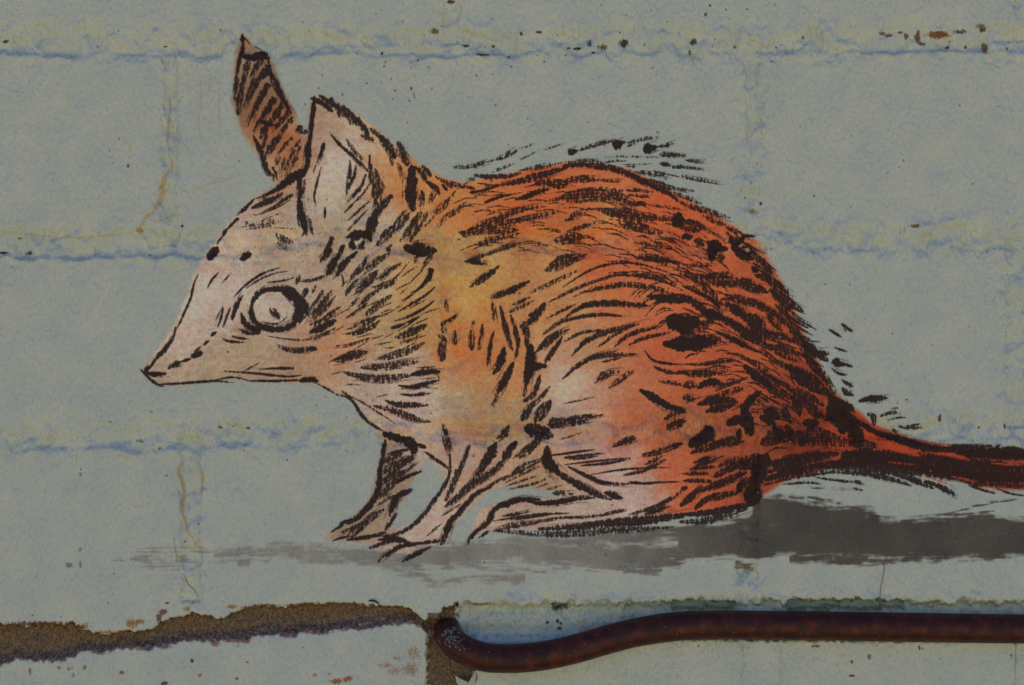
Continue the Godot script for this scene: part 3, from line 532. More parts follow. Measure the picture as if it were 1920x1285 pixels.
# small marks on the wall: x, y, radius x, radius y, r, g, b, raggedness
var MARKS := [
	[1760,65,24,7,92,62,40,.5],[1722,68,7,14,86,58,40,.6],[1700,68,5,7,88,62,46,.6],[1655,62,8,4,96,74,56,.7],[1668,66,9,4,84,62,46,.7],[1842,55,9,6,60,50,44,.6],[1848,90,7,12,88,62,44,.7],[1812,88,4,4,90,66,46,.4],[1800,60,14,5,80,66,52,.8],[1840,50,14,6,100,80,60,.85],[1778,88,4,4,74,56,42,.4],[1730,82,8,4,96,70,50,.6],[1690,60,6,3,96,72,50,.5],
	[845,3,9,4,60,48,42,.5],[815,57,8,6,82,66,58,.6],[873,85,9,3,40,36,32,.6],[906,103,13,4,70,58,42,.7],[977,64,4,4,44,40,36,.5],[1010,60,7,3,46,44,42,.5],[1066,90,5,2,30,28,26,.4],[1083,90,9,3,34,32,32,.6],[1112,99,5,2,40,36,32,.5],[1130,88,9,6,66,58,46,.8],[1170,80,10,10,52,44,38,.75],[1105,80,5,9,70,70,60,.8],[925,85,4,3,60,50,40,.5],[716,100,4,3,50,42,34,.5],
	[8,77,6,4,50,34,30,.5],[308,86,4,2,60,46,36,.4],[1301,78,7,7,62,54,48,.7],[1294,98,4,6,80,66,52,.7],[1323,28,3,4,60,50,46,.5],[1331,10,2,3,60,54,50,.5],[1361,18,2,2,60,54,50,.5],[1447,115,2,2,50,46,44,.2],[1401,17,3,2,90,80,70,.4],[1427,382,3,4,52,48,46,.3],[1410,396,14,6,112,104,78,.9],[1717,424,10,4,76,64,48,.6],[771,166,3,4,80,82,76,.6],[741,170,4,3,100,100,90,.5],[776,180,2,12,120,118,96,.8],
	[4,474,9,3,40,40,42,.5],[52,474,9,5,60,60,58,.7],[34,447,6,2,90,80,60,.6],[341,424,3,3,30,28,28,.2],[262,432,8,7,132,104,58,.6],[412,802,4,3,66,50,38,.5],[465,803,5,3,72,54,40,.6],[436,800,3,1,80,66,50,.4],[298,841,3,2,40,36,30,.4],[262,828,10,4,92,100,96,.8],[284,772,4,3,120,112,90,.6],
	[1762,784,4,9,70,58,42,.6],[1762,789,2,2,30,28,30,.2],[1836,802,3,3,66,54,44,.5],[1886,800,3,6,66,64,60,.5],[1678,766,9,3,86,78,60,.7],[1700,750,3,2,70,66,60,.4],[1593,534,1.5,1.5,50,54,62,.2],[1547,533,1.5,1.5,56,58,62,.2],
	[305,1148,9,7,92,66,54,.5],[298,1158,7,10,90,66,52,.6],[246,1170,14,9,126,92,48,.7],[262,1166,10,5,120,90,50,.7],[350,1142,8,5,126,100,66,.7],[435,1138,12,4,120,92,58,.8],[500,1136,30,4,96,72,48,.8],[560,1136,30,4,96,72,46,.8],[640,1134,40,4,98,74,46,.85],[470,1140,20,4,104,80,52,.8],[200,1186,30,4,126,98,62,.85],[75,1170,80,5,84,56,36,.8],[150,1176,18,6,90,62,42,.7],
	[404,1208,9,6,118,86,76,.6],[462,1203,10,5,116,82,70,.6],[540,1192,14,6,120,86,76,.6],[440,1202,30,4,120,88,76,.8],[270,1217,20,4,118,96,90,.8],[310,1213,14,6,110,92,88,.7],[600,1188,20,4,116,86,74,.8],[190,1226,14,3,120,98,90,.8],
	[228,1262,6,4,108,76,46,.5],[360,1239,4,5,56,56,58,.6],[374,1267,5,4,116,78,52,.6],[308,1282,8,4,74,48,42,.5],[444,1273,4,3,112,84,56,.5],[56,1258,3,8,112,84,62,.7],[110,1252,3,5,112,84,62,.7],[128,1255,3,5,118,90,66,.7],[158,1253,4,6,116,86,62,.7],[137,1267,2,5,120,92,66,.7],[464,1242,3,2,60,56,54,.4],[590,1266,6,3,128,96,60,.6],[630,1278,14,6,120,82,50,.7],[655,1272,6,5,120,84,54,.7],[617,1264,2,2,90,80,70,.4],
	[725,1248,16,6,134,116,94,1.1],[745,1235,10,5,130,110,88,1.1],[775,1225,14,14,126,114,98,1.15],[770,1255,18,14,122,108,92,1.15],[650,1275,10,5,122,84,52,.7],[740,1258,14,8,136,122,104,1.15],[1598,1268,6,3,66,48,42,.5],[1597,1241,3,4,60,50,44,.6],[1630,1232,5,6,90,84,78,.8],[1724,1216,2,5,60,50,44,.6],[1730,1216,2,2,80,56,40,.3],[1518,1203,6,2,90,66,46,.7],[1530,1212,9,3,90,66,50,.85],[1310,1212,2,2,52,44,40,.2],[1364,1200,2,2,40,36,34,.2],[1706,1201,3,3,84,60,44,.4],[1897,1230,3,4,90,82,70,.6],
	[130,1060,8,6,96,100,98,.85],[150,1058,4,8,100,104,100,.85],[312,892,4,3,96,98,92,.6],[372,983,2,3,70,70,66,.4],[313,1131,4,2,30,28,28,.3],[620,936,2,2,170,124,80,.2],[940,1040,4,3,160,112,82,.5],[150,890,3,4,110,112,106,.5],[150,1030,3,6,100,102,98,.7],
	[1046,1168,5,5,50,54,66,.6],[1027,1170,4,4,50,50,62,.6],[1050,1182,5,4,60,48,54,.6],[1052,1172,3,3,44,44,54,.6],[1500,1128,14,4,40,38,32,.8],[1043,1135,14,3,44,38,34,.6],[900,1134,30,3,90,78,58,.85]]
# runs and cracks: width, r, g, b, then points
var RUNS := [[9,150,122,78,318,292,322,312,310,330,304,350,302,370,292,388,286,398,270,412,262,430],[5,132,108,70,316,180,318,215,314,250,316,280],[4,146,132,92,300,415,320,404,340,404],[4,150,138,96,0,432,80,442,150,446,230,438,260,430],[4,158,144,104,355,360,390,346,440,332],[3,150,134,96,372,130,378,180,372,230,380,262],[3,150,134,96,395,140,390,180],[3,150,138,100,412,150,410,200,414,260],
	[7,140,112,72,342,868,334,882,340,900,344,925,340,950,346,975,352,995,362,1010],[5,142,116,76,374,868,380,890,378,930],[2,74,66,56,344,1078,352,1096,364,1108,372,1122],[2,90,82,66,326,1010,330,1040,334,1070],[3,136,110,74,372,1012,366,1024,384,1030],[2,110,104,84,1906,1206,1904,1250,1905,1285],[3,146,122,84,345,1145,360,1132,368,1120],[4,140,120,84,1300,120,1296,95],[5,150,142,112,230,262,244,275,238,288]]

# the paint as it looks -> its own colour (the light of the place taken out evenly)
var LIGHT := [0.61, 0.56, 0.63]

func lut(channel: int) -> PackedByteArray:
	var t := PackedByteArray()
	t.resize(256)
	for i in 256:
		var c: float = Color(i / 255.0, 0, 0).srgb_to_linear().r / float(LIGHT[channel])
		t[i] = int(round(255.0 * Color(clampf(c, 0.0, 0.86), 0, 0).linear_to_srgb().r))
	return t

func own_color(r: float, g: float, b: float) -> Color:
	var c := Color(r / 255.0, g / 255.0, b / 255.0).srgb_to_linear()
	return Color(c.r / LIGHT[0], c.g / LIGHT[1], c.b / LIGHT[2]).linear_to_srgb()

func paint_wall() -> ImageTexture:
	var count := TW * TH
	var total_r := PackedFloat32Array(); total_r.resize(fill_w * fill_h)
	var total_g := total_r.duplicate()
	var total_b := total_r.duplicate()
	var nw := noise(0.02, 71, 3)
	for y in fill_h:
		for x in fill_w:
			var at := y * fill_w + x
			if fill[at] < 0.01: continue
			var px := X0 + (x + 0.5) * TS * 4.0
			var py := Y0 + (y + 0.5) * TS * 4.0
			px += 26.0 * nw.get_noise_2d(px, py)
			py += 26.0 * nw.get_noise_2d(px + 500.0, py)
			var sw := 0.0
			var r := 0.0
			var g := 0.0
			var b := 0.0
			for c in TINT:
				var dx: float = px - c[0]
				var dy: float = py - c[1]
				var d2 := dx * dx + dy * dy
				if d2 > 40000.0: continue
				var w := 1.0 / (d2 * d2 + 2000000.0)
				sw += w
				r += w * c[2]; g += w * c[3]; b += w * c[4]
			if sw <= 0.0:
				r = 140.0; g = 50.0; b = 28.0; sw = 1.0
			r /= sw; g /= sw; b /= sw
			var sat := (r - b) / maxf(1.0, r)
			total_r[at] = r * 1.1; total_g[at] = g * (1.07 + 0.24 * sat); total_b[at] = b * (1.02 + 0.30 * sat)
	# colour laid outside the outline takes the nearest colour inside
	var lr := lut(0)
	var lg := lut(1)
	var lb := lut(2)
	var out := PackedByteArray()
	out.resize(count * 3)
	for ty in TH:
		var py := Y0 + (ty + 0.5) * TS
		var fy := clampf((ty + 0.5) / 4.0 - 0.5, 0.0, fill_h - 1.001)
		var fy0 := int(fy)
		var vy := fy - fy0
		for tx in TW:
			var at := ty * TW + tx
			var px := X0 + (tx + 0.5) * TS
			var g1 := cloud[at] / 255.0 - 0.5
			var g2 := grain_fine[at] / 255.0 - 0.5
			var g3 := grain[at] / 255.0 - 0.5
			var k := 1.0 + 0.055 * g1 + 0.05 * g2 + 0.03 * g3
			var r := 149.0 * k + 5.0 * g1
			var g := 157.0 * k
			var b := 149.0 * k - 6.0 * g1
			if py > 1105.0 and px < 905.0:
				var rag := n_rag.get_noise_2d(px, py) * 7.0
				var d := bed4(px, py) + rag if px < 856.0 + 1.6 * rag else -9.0
				if py > 1150.0:
					var hd := 44.0 - absf(px - 845.0) + n_rag.get_noise_2d(px, py) * 9.0
					if py < 1228.0: hd = minf(hd, 853.0 - px + rag)
					d = maxf(d, hd)
				if d > -3.0:
					var s := smoothstep(-1.0, 2.0, d + 4.0 * g2)
					var ledge := smoothstep(30.0, 4.0, curve_at(LOW, px) - py + 14.0 * g1) * smoothstep(830.0, 790.0, px)
					var gr := 1.0 + 0.9 * g2 + 0.35 * g3
					var mr := lerpf(88.0, 100.0, ledge) * gr + 16.0 * g1
					var mg := lerpf(73.0, 86.0, ledge) * gr
					var mb := lerpf(55.0, 74.0, ledge) * gr - 10.0 * g1
					r = lerpf(r, mr, s); g = lerpf(g, mg, s); b = lerpf(b, mb, s)
			# coloured fill
			var fx := clampf((tx + 0.5) / 4.0 - 0.5, 0.0, fill_w - 1.001)
			var fx0 := int(fx)
			var f0 := fy0 * fill_w + fx0
			var m00 := fill[f0]; var m10 := fill[f0 + 1]; var m01 := fill[f0 + fill_w]; var m11 := fill[f0 + fill_w + 1]
			if m00 + m10 + m01 + m11 > 0.03:
				var vx := fx - fx0
				m00 *= (1.0 - vx) * (1.0 - vy); m10 *= vx * (1.0 - vy); m01 *= (1.0 - vx) * vy; m11 *= vx * vy
				var m := m00 + m10 + m01 + m11
				if m > 0.003:
					var cr := (total_r[f0] * m00 + total_r[f0 + 1] * m10 + total_r[f0 + fill_w] * m01 + total_r[f0 + fill_w + 1] * m11) / m
					var cg := (total_g[f0] * m00 + total_g[f0 + 1] * m10 + total_g[f0 + fill_w] * m01 + total_g[f0 + fill_w + 1] * m11) / m
					var cb := (total_b[f0] * m00 + total_b[f0 + 1] * m10 + total_b[f0 + fill_w] * m01 + total_b[f0 + fill_w + 1] * m11) / m
					# thin places: pink and yellow mottling where the sponge skipped
					var thin := smoothstep(0.05, 0.30, absf(g1) * 0.8 + g2 * 0.5)
					var band := smoothstep(36.0, 8.0, absf(py - 462.0)) * smoothstep(690.0, 800.0, px) + smoothstep(30.0, 8.0, absf(py - 805.0)) * smoothstep(760.0, 830.0, px) * smoothstep(1480.0, 1300.0, px) + 0.7 * smoothstep(22.0, 6.0, absf(px - 842.0)) * smoothstep(470.0, 520.0, py)
					band = minf(1.0, band)
					var g4 := streak[at] / 255.0 - 0.5
					var g5 := mottle[at] / 255.0 - 0.5
					cr = cr * (1.0 + 0.10 * g2 + 0.12 * g1 + 0.05 * g3 + 0.02 * g5) + 4.0 * thin
					cg = cg * (1.0 + 0.20 * g2 + 0.16 * g1 + 0.10 * g3 + 0.07 * g4 + 0.09 * g5) + 4.0 * thin
					cb = cb * (1.0 + 0.22 * g2 + 0.15 * g1 + 0.10 * g3 + 0.06 * g4 + 0.11 * g5) + 4.0 * thin
					var skip := band * smoothstep(-0.05, 0.22, g3 + g1 * 0.7)
					cr = lerpf(cr, 170.0, skip * 0.5); cg = lerpf(cg, 142.0, skip * 0.5); cb = lerpf(cb, 106.0, skip * 0.5)
					var red := band * smoothstep(0.08, 0.25, g2 - g1)
					cr = lerpf(cr, 168.0, red * 0.4); cg = lerpf(cg, 78.0, red * 0.4); cb = lerpf(cb, 46.0, red * 0.4)
					var s := smoothstep(0.08, 0.66, m + 0.2 * g2 + 0.14 * g1)
					r = lerpf(r, cr, s); g = lerpf(g, cg, s); b = lerpf(b, cb, s)
			var wv := wash[at]
			if wv > 0.01:
				var dens := smoothstep(950.0, 1500.0, px)
				var gg := 1.0 + 0.28 * g1 + 0.22 * g2
				var a := wv * lerpf(0.70, 0.92, dens)
				r = lerpf(r, lerpf(112.0, 62.0, dens) * gg, a); g = lerpf(g, lerpf(108.0, 59.0, dens) * gg, a); b = lerpf(b, lerpf(101.0, 53.0, dens) * gg, a)
			var iv := ink[at]
			if iv > 0.01:
				var a := iv * 0.94
				r = lerpf(r, 31.0 + 12.0 * g2, a); g = lerpf(g, 23.0 + 8.0 * g2, a); b = lerpf(b, 20.0 + 8.0 * g2, a)
			var ov := orange[at]
			if ov > 0.01:
				r = lerpf(r, 168.0, ov * 0.9); g = lerpf(g, 66.0, ov * 0.9); b = lerpf(b, 36.0, ov * 0.9)
			var o3 := at * 3
			out[o3] = clampi(int(r), 0, 255)
			out[o3 + 1] = clampi(int(g), 0, 255)
			out[o3 + 2] = clampi(int(b), 0, 255)
	# pin-holes and grit specks scattered over the paint
	var rs := RandomNumberGenerator.new()
	rs.seed = 606
	var marks := MARKS.duplicate()
	for i in 300:
		var sx := rs.randf_range(-60.0, 1980.0)
		var sy := rs.randf_range(-40.0, 1300.0)
		if i < 70:
			sx = rs.randfn(980.0, 260.0); sy = rs.randfn(130.0, 90.0)
		elif i < 110:
			sx = rs.randfn(900.0, 500.0); sy = [80.0, 455.0, 808.0][i % 3] + rs.randfn(0.0, 14.0)
		var sr := rs.randf_range(0.9, 2.2) * (1.5 if rs.randf() < 0.1 else 1.0)
		var tone := rs.randf_range(0.0, 1.0)
		marks.append([sx, sy, sr, sr * rs.randf_range(0.8, 1.6), 70.0 + 50.0 * tone, 64.0 + 54.0 * tone, 54.0 + 52.0 * tone, 0.3])
	for mk in marks:
		var x0 := int((mk[0] - mk[2] * 1.5 - X0) / TS)
		var x1 := int((mk[0] + mk[2] * 1.5 - X0) / TS) + 1
		var y0 := int((mk[1] - mk[3] * 1.5 - Y0) / TS)
		var y1 := int((mk[1] + mk[3] * 1.5 - Y0) / TS) + 1
		for ty in range(maxi(0, y0), mini(TH, y1)):
			for tx in range(maxi(0, x0), mini(TW, x1)):
				var at := ty * TW + tx
				var dx: float = (X0 + (tx + 0.5) * TS - mk[0]) / mk[2]
				var dy: float = (Y0 + (ty + 0.5) * TS - mk[1]) / mk[3]
				var rag: float = mk[7]
				var v: float = 1.0 - sqrt(dx * dx + dy * dy) + rag * 1.6 * (grain_fine[at] / 255.0 - 0.5 + 0.6 * (grain[at] / 255.0 - 0.5)) - rag * 0.18
				var a := smoothstep(-0.02, 0.22, v) * 0.92
				if a > 0.0:
					for c in 3:
						out[at * 3 + c] = int(lerpf(out[at * 3 + c], mk[4 + c] * (0.88 + 0.24 * grain_fine[at] / 255.0), a))
	for rn in RUNS:
		var cv := PackedFloat32Array()
		cv.resize(count)
		var st: Array = [rn[0], 0.22, 2]
		st.append_array(rn.slice(4))
		cv = brush(cv, [{"from": [0, 0, 1.0], "s": [st]}], 1.0, catch)
		var lo_y := TH; var hi_y := 0
		for i in range(5, rn.size(), 2):
			lo_y = mini(lo_y, int((rn[i] - 12 - Y0) / TS)); hi_y = maxi(hi_y, int((rn[i] + 12 - Y0) / TS))
		for at in range(maxi(0, lo_y) * TW, mini(TH, hi_y) * TW):
			if cv[at] > 0.02:
				for c in 3: out[at * 3 + c] = int(lerpf(out[at * 3 + c], rn[1 + c], cv[at] * 0.62))
	for at in count:
		var o3 := at * 3
		out[o3] = lr[out[o3]]
		out[o3 + 1] = lg[out[o3 + 1]]
		out[o3 + 2] = lb[out[o3 + 2]]
	return ImageTexture.create_from_image(Image.create_from_data(TW, TH, false, Image.FORMAT_RGB8, out))

# ---------------------------------------------------------------- grid meshes
var gx := PackedFloat32Array()
var gy := PackedFloat32Array()
var gh := PackedFloat32Array()
var gid := PackedInt32Array()     # piece of each cell
var gn := PackedVector3Array()
var GW := 0
var GH := 0

func spacing(a: float, b: float, fine_a: float, fine_b: float, fine: float, coarse: float) -> PackedFloat32Array:
	var o := PackedFloat32Array()
	var v := a
	while v < fine_a - 0.5:
		o.append(v); v += minf(coarse, maxf(fine, fine_a - v))
	v = fine_a
	while v < fine_b - 0.01:
		o.append(v); v += fine
	while v < b:
		o.append(v); v += coarse
	o.append(b)
	return o

func build_grid() -> void:
	gx = spacing(-1315, 3005, X0 + 4.0, X0 + TW * TS - 4.0, 3.0, 30.0)
	gy = spacing(-285, 1905, Y0 + 4.0, Y0 + TH * TS - 4.0, 3.0, 30.0)
	GW = gx.size()
	GH = gy.size()
	gh.resize(GW * GH)
	var inside := PackedInt32Array()
	inside.resize(GW * GH)
	for j in GH:
		for i in GW:
			var r := relief(gx[i], gy[j])
			gh[j * GW + i] = r[0]
			inside[j * GW + i] = r[2]
	gn.resize(GW * GH)
	for j in GH:
		var j0 := maxi(0, j - 1); var j1 := mini(GH - 1, j + 1)
		for i in GW:
			var i0 := maxi(0, i - 1); var i1 := mini(GW - 1, i + 1)
			var dx := (gh[j * GW + i1] - gh[j * GW + i0]) * 0.001 / ((gx[i1] - gx[i0]) * U)
			var dy := -(gh[j1 * GW + i] - gh[j0 * GW + i]) * 0.001 / ((gy[j1] - gy[j0]) * U)
			gn[j * GW + i] = Vector3(-dx, -dy, 1.0).normalized()
	gid.resize(GW * GH)
	gid.fill(-1)
	for j in GH - 1:
		for i in GW - 1:
			gid[j * GW + i] = inside[j * GW + i]

func in_map(i: int, j: int) -> bool:
	return gx[i] >= X0 + 1.0 and gx[i + 1] <= X0 + TW * TS - 1.0 and gy[j] >= Y0 + 1.0 and gy[j + 1] <= Y0 + TH * TS - 1.0

# cells -> mesh; lift in mm off the wall; a skirt closes the piece towards the back
func sheet(cells: PackedInt32Array, lift: float, skirt: bool, m_map: Material, m_plain: Material, origin: Vector3) -> ArrayMesh:
	var mesh := ArrayMesh.new()
	var has := {}
	if skirt:
		for c in cells: has[c] = true
	for which in 2:
		var v := PackedVector3Array()
		var nn := PackedVector3Array()
		var uv := PackedVector2Array()
		var ix := PackedInt32Array()
		var remap := {}
		for c in cells:
			var i := c % GW
			var j := c / GW
			if in_map(i, j) != (which == 0): continue
			var k := [0, 0, 0, 0]
			for q in 4:
				var g := c + (q & 1) + (GW if q > 1 else 0)
				if not remap.has(g):
					remap[g] = v.size()
					var a := gx[g % GW]
					var b := gy[g / GW]
					v.append(P(a, b, gh[g] + lift) - origin)
					nn.append(gn[g])
					uv.append(Vector2((a - X0) / (TW * TS), (b - Y0) / (TH * TS)))
				k[q] = remap[g]
			ix.append_array(PackedInt32Array([k[0], k[1], k[3], k[0], k[3], k[2]]))
			if skirt:
				for e in [[0, 1, -GW, Vector3.UP], [1, 3, 1, Vector3.RIGHT], [3, 2, GW, Vector3.DOWN], [2, 0, -1, Vector3.LEFT]]:
					if has.has(c + e[2]): continue
					var base := v.size()
					for q in [k[e[0]], k[e[1]]]:
						v.append(v[q]); nn.append(e[3]); uv.append(uv[q])
					for q in [k[e[0]], k[e[1]]]:
						var b: Vector3 = v[q]
						b.z = -0.011 - origin.z
						v.append(b); nn.append(e[3]); uv.append(uv[q])
					ix.append_array(PackedInt32Array([base + 1, base, base + 2, base + 1, base + 2, base + 3]))
		if ix.size() == 0: continue
		var arr := []
		arr.resize(Mesh.ARRAY_MAX)
		arr[Mesh.ARRAY_VERTEX] = v
		arr[Mesh.ARRAY_NORMAL] = nn
		arr[Mesh.ARRAY_TEX_UV] = uv
		arr[Mesh.ARRAY_INDEX] = ix
		mesh.add_surface_from_arrays(Mesh.PRIMITIVE_TRIANGLES, arr)
		mesh.surface_set_material(mesh.get_surface_count() - 1, m_map if which == 0 else m_plain)
	return mesh

func part(called: String, mesh: Mesh, parent: Node) -> MeshInstance3D:
	var o := MeshInstance3D.new()
	o.name = called
	o.mesh = mesh
	parent.add_child(o, true)
	return o

func poly_of(a: Array) -> PackedVector2Array:
	var p := PackedVector2Array()
	for i in range(0, a.size(), 2): p.append(Vector2(a[i], a[i + 1]))
	return p

# a tube along points (metres) with a radius at each
func tube(points: Array, radii: Array, sides: int, m: Material, steps := 10, wobble := 0.0) -> ArrayMesh:
	var c := Curve3D.new()
	var n := points.size()
	for i in n:
		var t: Vector3 = (points[mini(n - 1, i + 1)] - points[maxi(0, i - 1)]) / 6.0
		c.add_point(points[i], -t, t)
	var st := SurfaceTool.new()
	st.begin(Mesh.PRIMITIVE_TRIANGLES)
	st.set_material(m)
	st.set_smooth_group(0)
	var rings: Array = []
	var total := (n - 1) * steps
	for s in total + 1:
		var seg := mini(n - 2, s / steps)
		var f := float(s - seg * steps) / steps
		var p := c.sample(seg, f)
		var q := c.sample(seg, minf(1.0, f + 0.01)) - c.sample(seg, maxf(0.0, f - 0.01))
		var dir := q.normalized()
		var side := dir.cross(Vector3.BACK)
		if side.length() < 0.05: side = dir.cross(Vector3.UP)
		side = side.normalized()
		var up := side.cross(dir).normalized()
		rings.append([p, side, up, lerpf(radii[seg], radii[seg + 1], f)])
	for s in rings.size():
		for k in sides + 1:
			var a := TAU * k / sides
			var r: Array = rings[s]
			var d: Vector3 = r[1] * cos(a) + r[2] * sin(a)
			var w := 1.0 + wobble * n_low.get_noise_2d(s * 9.0, k * 30.0)
			st.set_normal(d)
			st.set_uv(Vector2(float(s) / total * 12.0, float(k) / sides))
			st.add_vertex(r[0] + d * r[3] * w)
	for s in rings.size() - 1:
		for k in sides:
			var a := s * (sides + 1) + k
			var b := a + sides + 1
			for q in [a, a + 1, b, a + 1, b + 1, b]: st.add_index(q)
	return st.commit()

func _ready() -> void:
	# ---- camera, sky, sun, exposure
	var cam := Camera3D.new()
	cam.name = "camera"
	cam.position = Vector3(0, EYE_H, 0.9)
	cam.fov = rad_to_deg(2.0 * atan(642.5 * U / 0.9))
	cam.near = 0.02
	cam.far = 500.0
	add_child(cam)
	cam.current = true
	var sky_m := ProceduralSkyMaterial.new()
	sky_m.sky_top_color = Color(0.08, 0.23, 0.55)
	sky_m.sky_horizon_color = Color(0.72, 0.76, 0.80)
	sky_m.sky_curve = 0.2
	sky_m.ground_bottom_color = Color(0.34, 0.26, 0.18)
	sky_m.ground_horizon_color = Color(0.42, 0.36, 0.30)
	sky_m.sun_angle_max = 1.0
	var sky := Sky.new()
	sky.sky_material = sky_m
	var env := Environment.new()
	env.background_mode = Environment.BG_SKY
	env.sky = sky
	env.tonemap_mode = Environment.TONE_MAPPER_LINEAR
	env.tonemap_exposure = 1.6
	env.sdfgi_enabled = true
	env.ssao_enabled = true
	env.ssil_enabled = true
	var we := WorldEnvironment.new()
	we.name = "world_environment"
	we.environment = env
	add_child(we)
	var sun := DirectionalLight3D.new()
	sun.name = "sun"
	sun.light_energy = 1.6
	sun.light_color = Color(1.0, 0.93, 0.82)
	sun.light_angular_distance = 0.5
	sun.shadow_enabled = true
	add_child(sun)
	sun.look_at_from_position(Vector3(0.6, 6.0, -1.9), Vector3.ZERO, Vector3.UP)   # behind the wall: this side lies in open shade

	# ---- noises
	n_low = noise(0.006, 11, 3)
	n_mid = noise(0.02, 12, 3)
	n_lump = noise(0.03, 13, 3)
	n_edge = noise(0.012, 14, 3)
	n_grit = noise(0.12, 15, 2)
	n_rag = noise(0.06, 16, 4)
	n_soft = noise(0.017, 17, 2)
	grain = noise_bytes(TW, TH, noise(0.2, 21, 2), 3.0)
	grain_fine = noise_bytes(TW, TH, noise(0.26, 22, 3))
	var mix_ := PackedByteArray()
	mix_.resize(TW * TH)
	for at in TW * TH: mix_[at] = (grain[at] * 6 + grain_fine[at] * 4) / 10
	catch = even(mix_)
	streak = even(noise_bytes(TW, TH, noise(0.11, 24, 2), 1.0, 6.0))
	mottle = even(noise_bytes(TW, TH, noise(0.075, 26, 3)))
	cloud = noise_bytes(TW, TH, noise(0.012, 23, 5))

	# ---- paint
	var t0 := Time.get_ticks_msec()
	ink.resize(TW * TH); wash.resize(TW * TH); orange.resize(TW * TH)
	ink = brush(ink, INK, 1.0, catch)
	# spiky fur along the back and fine hairs inside the rump
	var fur := RandomNumberGenerator.new()
	fur.seed = 31
	var spikes: Array = []
	var back := [[1376, 436], [1410, 462], [1440, 505], [1462, 545], [1486, 596], [1504, 640], [1528, 690], [1560, 738]]
	for i in back.size() - 1:
		for k in 7:
			var t := fur.randf()
			var bx: float = lerpf(back[i][0], back[i + 1][0], t) + fur.randf_range(-16, 4)
			var by: float = lerpf(back[i][1], back[i + 1][1], t) + fur.randf_range(-10, 8)
			var ln := fur.randf_range(22, 48)
			var an := fur.randf_range(0.55, 0.85) + 0.02 * i
			spikes.append([fur.randf_range(2.2, 4.6), fur.randf_range(0.05, 0.25), 1, bx, by, bx + cos(an) * ln * 0.5, by + sin(an) * ln * 0.46, bx + cos(an - 0.12) * ln, by + sin(an - 0.12) * ln])
	for k in 130:
		var u := fur.randf()
		var v := fur.randf()
		var hx := lerpf(1180, 1470, u)
		var hy := lerpf(lerpf(400, 640, u), lerpf(560, 900, u), v)
		var an := lerpf(0.1, 0.62, u) - 0.9 * v * v + fur.randf_range(-0.12, 0.12)
		var ln := fur.randf_range(24, 62)
		spikes.append([fur.randf_range(1.6, 3.4), fur.randf_range(0.1, 0.35), 0, hx, hy, hx + cos(an) * ln * 0.5, hy + sin(an) * ln * 0.5 - 2.0, hx + cos(an + 0.15) * ln, hy + sin(an + 0.15) * ln])
	for k in 150:
		var u := fur.randf()
		var hx := lerpf(850, 1330, u)
		var hy := lerpf(lerpf(352, 430, u * u), lerpf(470, 560, u), fur.randf()) - 26.0 * sin(PI * u)
		var an := lerpf(-0.3, 0.45, u) + fur.randf_range(-0.1, 0.1)
		var ln := fur.randf_range(22, 58)
		spikes.append([fur.randf_range(1.4, 2.8), fur.randf_range(0.15, 0.4), 0, hx, hy, hx + cos(an) * ln * 0.5, hy + sin(an) * ln * 0.5 - 1.5, hx + cos(an + 0.12) * ln, hy + sin(an + 0.12) * ln])
	for k in 70:
		var hx := fur.randf_range(640, 830)
		var hy := fur.randf_range(480, 740)
		var an := 2.45 + fur.randf_range(-0.2, 0.2) + (hy - 480.0) / 260.0 * 0.75
		var ln := fur.randf_range(18, 44)
		spikes.append([fur.randf_range(1.3, 2.6), fur.randf_range(0.15, 0.4), 0, hx, hy, hx + cos(an) * ln * 0.5, hy + sin(an) * ln * 0.5 + 1.5, hx + cos(an - 0.1) * ln, hy + sin(an - 0.1) * ln])
	ink = brush(ink, [{"from": [0, 0, 1.0], "s": spikes}], 1.0, catch)
	var washy := PackedByteArray()
	washy.resize(TW * TH)
	for at in TW * TH: washy[at] = (streak[at] * 7 + mottle[at] * 3) / 10
	wash = brush(wash, WASH, 0.2, even(washy), 10.0)
	orange = brush(orange, ORANGE, 1.0, catch)
	fill = soft_mask([BODY, FAR_EAR], [GAP])
	print("strokes ", Time.get_ticks_msec() - t0)
	var map := paint_wall()
	print("map ", Time.get_ticks_msec() - t0)

	# fine relief of the paint: roller stipple and brush lines
	var bump := Image.create_empty(TW, TH, false, Image.FORMAT_L8)
	var peel := noise_bytes(TW, TH, noise(0.11, 31, 3), 1.35)
	var rough := PackedByteArray()
	rough.resize(TW * TH)
	for at in TW * TH:
		rough[at] = (peel[at] * 5 + grain_fine[at] * 2 + grain[at] * 3) / 10
	bump.set_data(TW, TH, false, Image.FORMAT_L8, rough)
	bump.convert(Image.FORMAT_RGBA8)
	bump.bump_map_to_normal_map(4.5)
	var bump_t := ImageTexture.create_from_image(bump)

	var paint := StandardMaterial3D.new()
	paint.resource_name = "wall_paint"
	paint.albedo_texture = map
	paint.roughness = 0.62
	paint.metallic_specular = 0.35
	paint.normal_enabled = true
	paint.normal_texture = bump_t
	paint.normal_scale = 1.0
	var mural := paint.duplicate()
	mural.resource_name = "mural_paint"
	mural.roughness = 0.7
	var plain := StandardMaterial3D.new()
	plain.resource_name = "plain_wall_paint"
	plain.albedo_color = own_color(149, 157, 149)
	plain.roughness = 0.62
	plain.metallic_specular = 0.35
	var tile := NoiseTexture2D.new()
	tile.width = 256; tile.height = 256; tile.seamless = true; tile.as_normal_map = true; tile.bump_strength = 2.0
	tile.noise = noise(0.06, 33, 3)
	plain.normal_enabled = true
	plain.normal_texture = tile
	plain.normal_scale = 0.5
	plain.uv1_triplanar = true
	plain.uv1_world_triplanar = true
	plain.uv1_scale = Vector3(16, 16, 16)

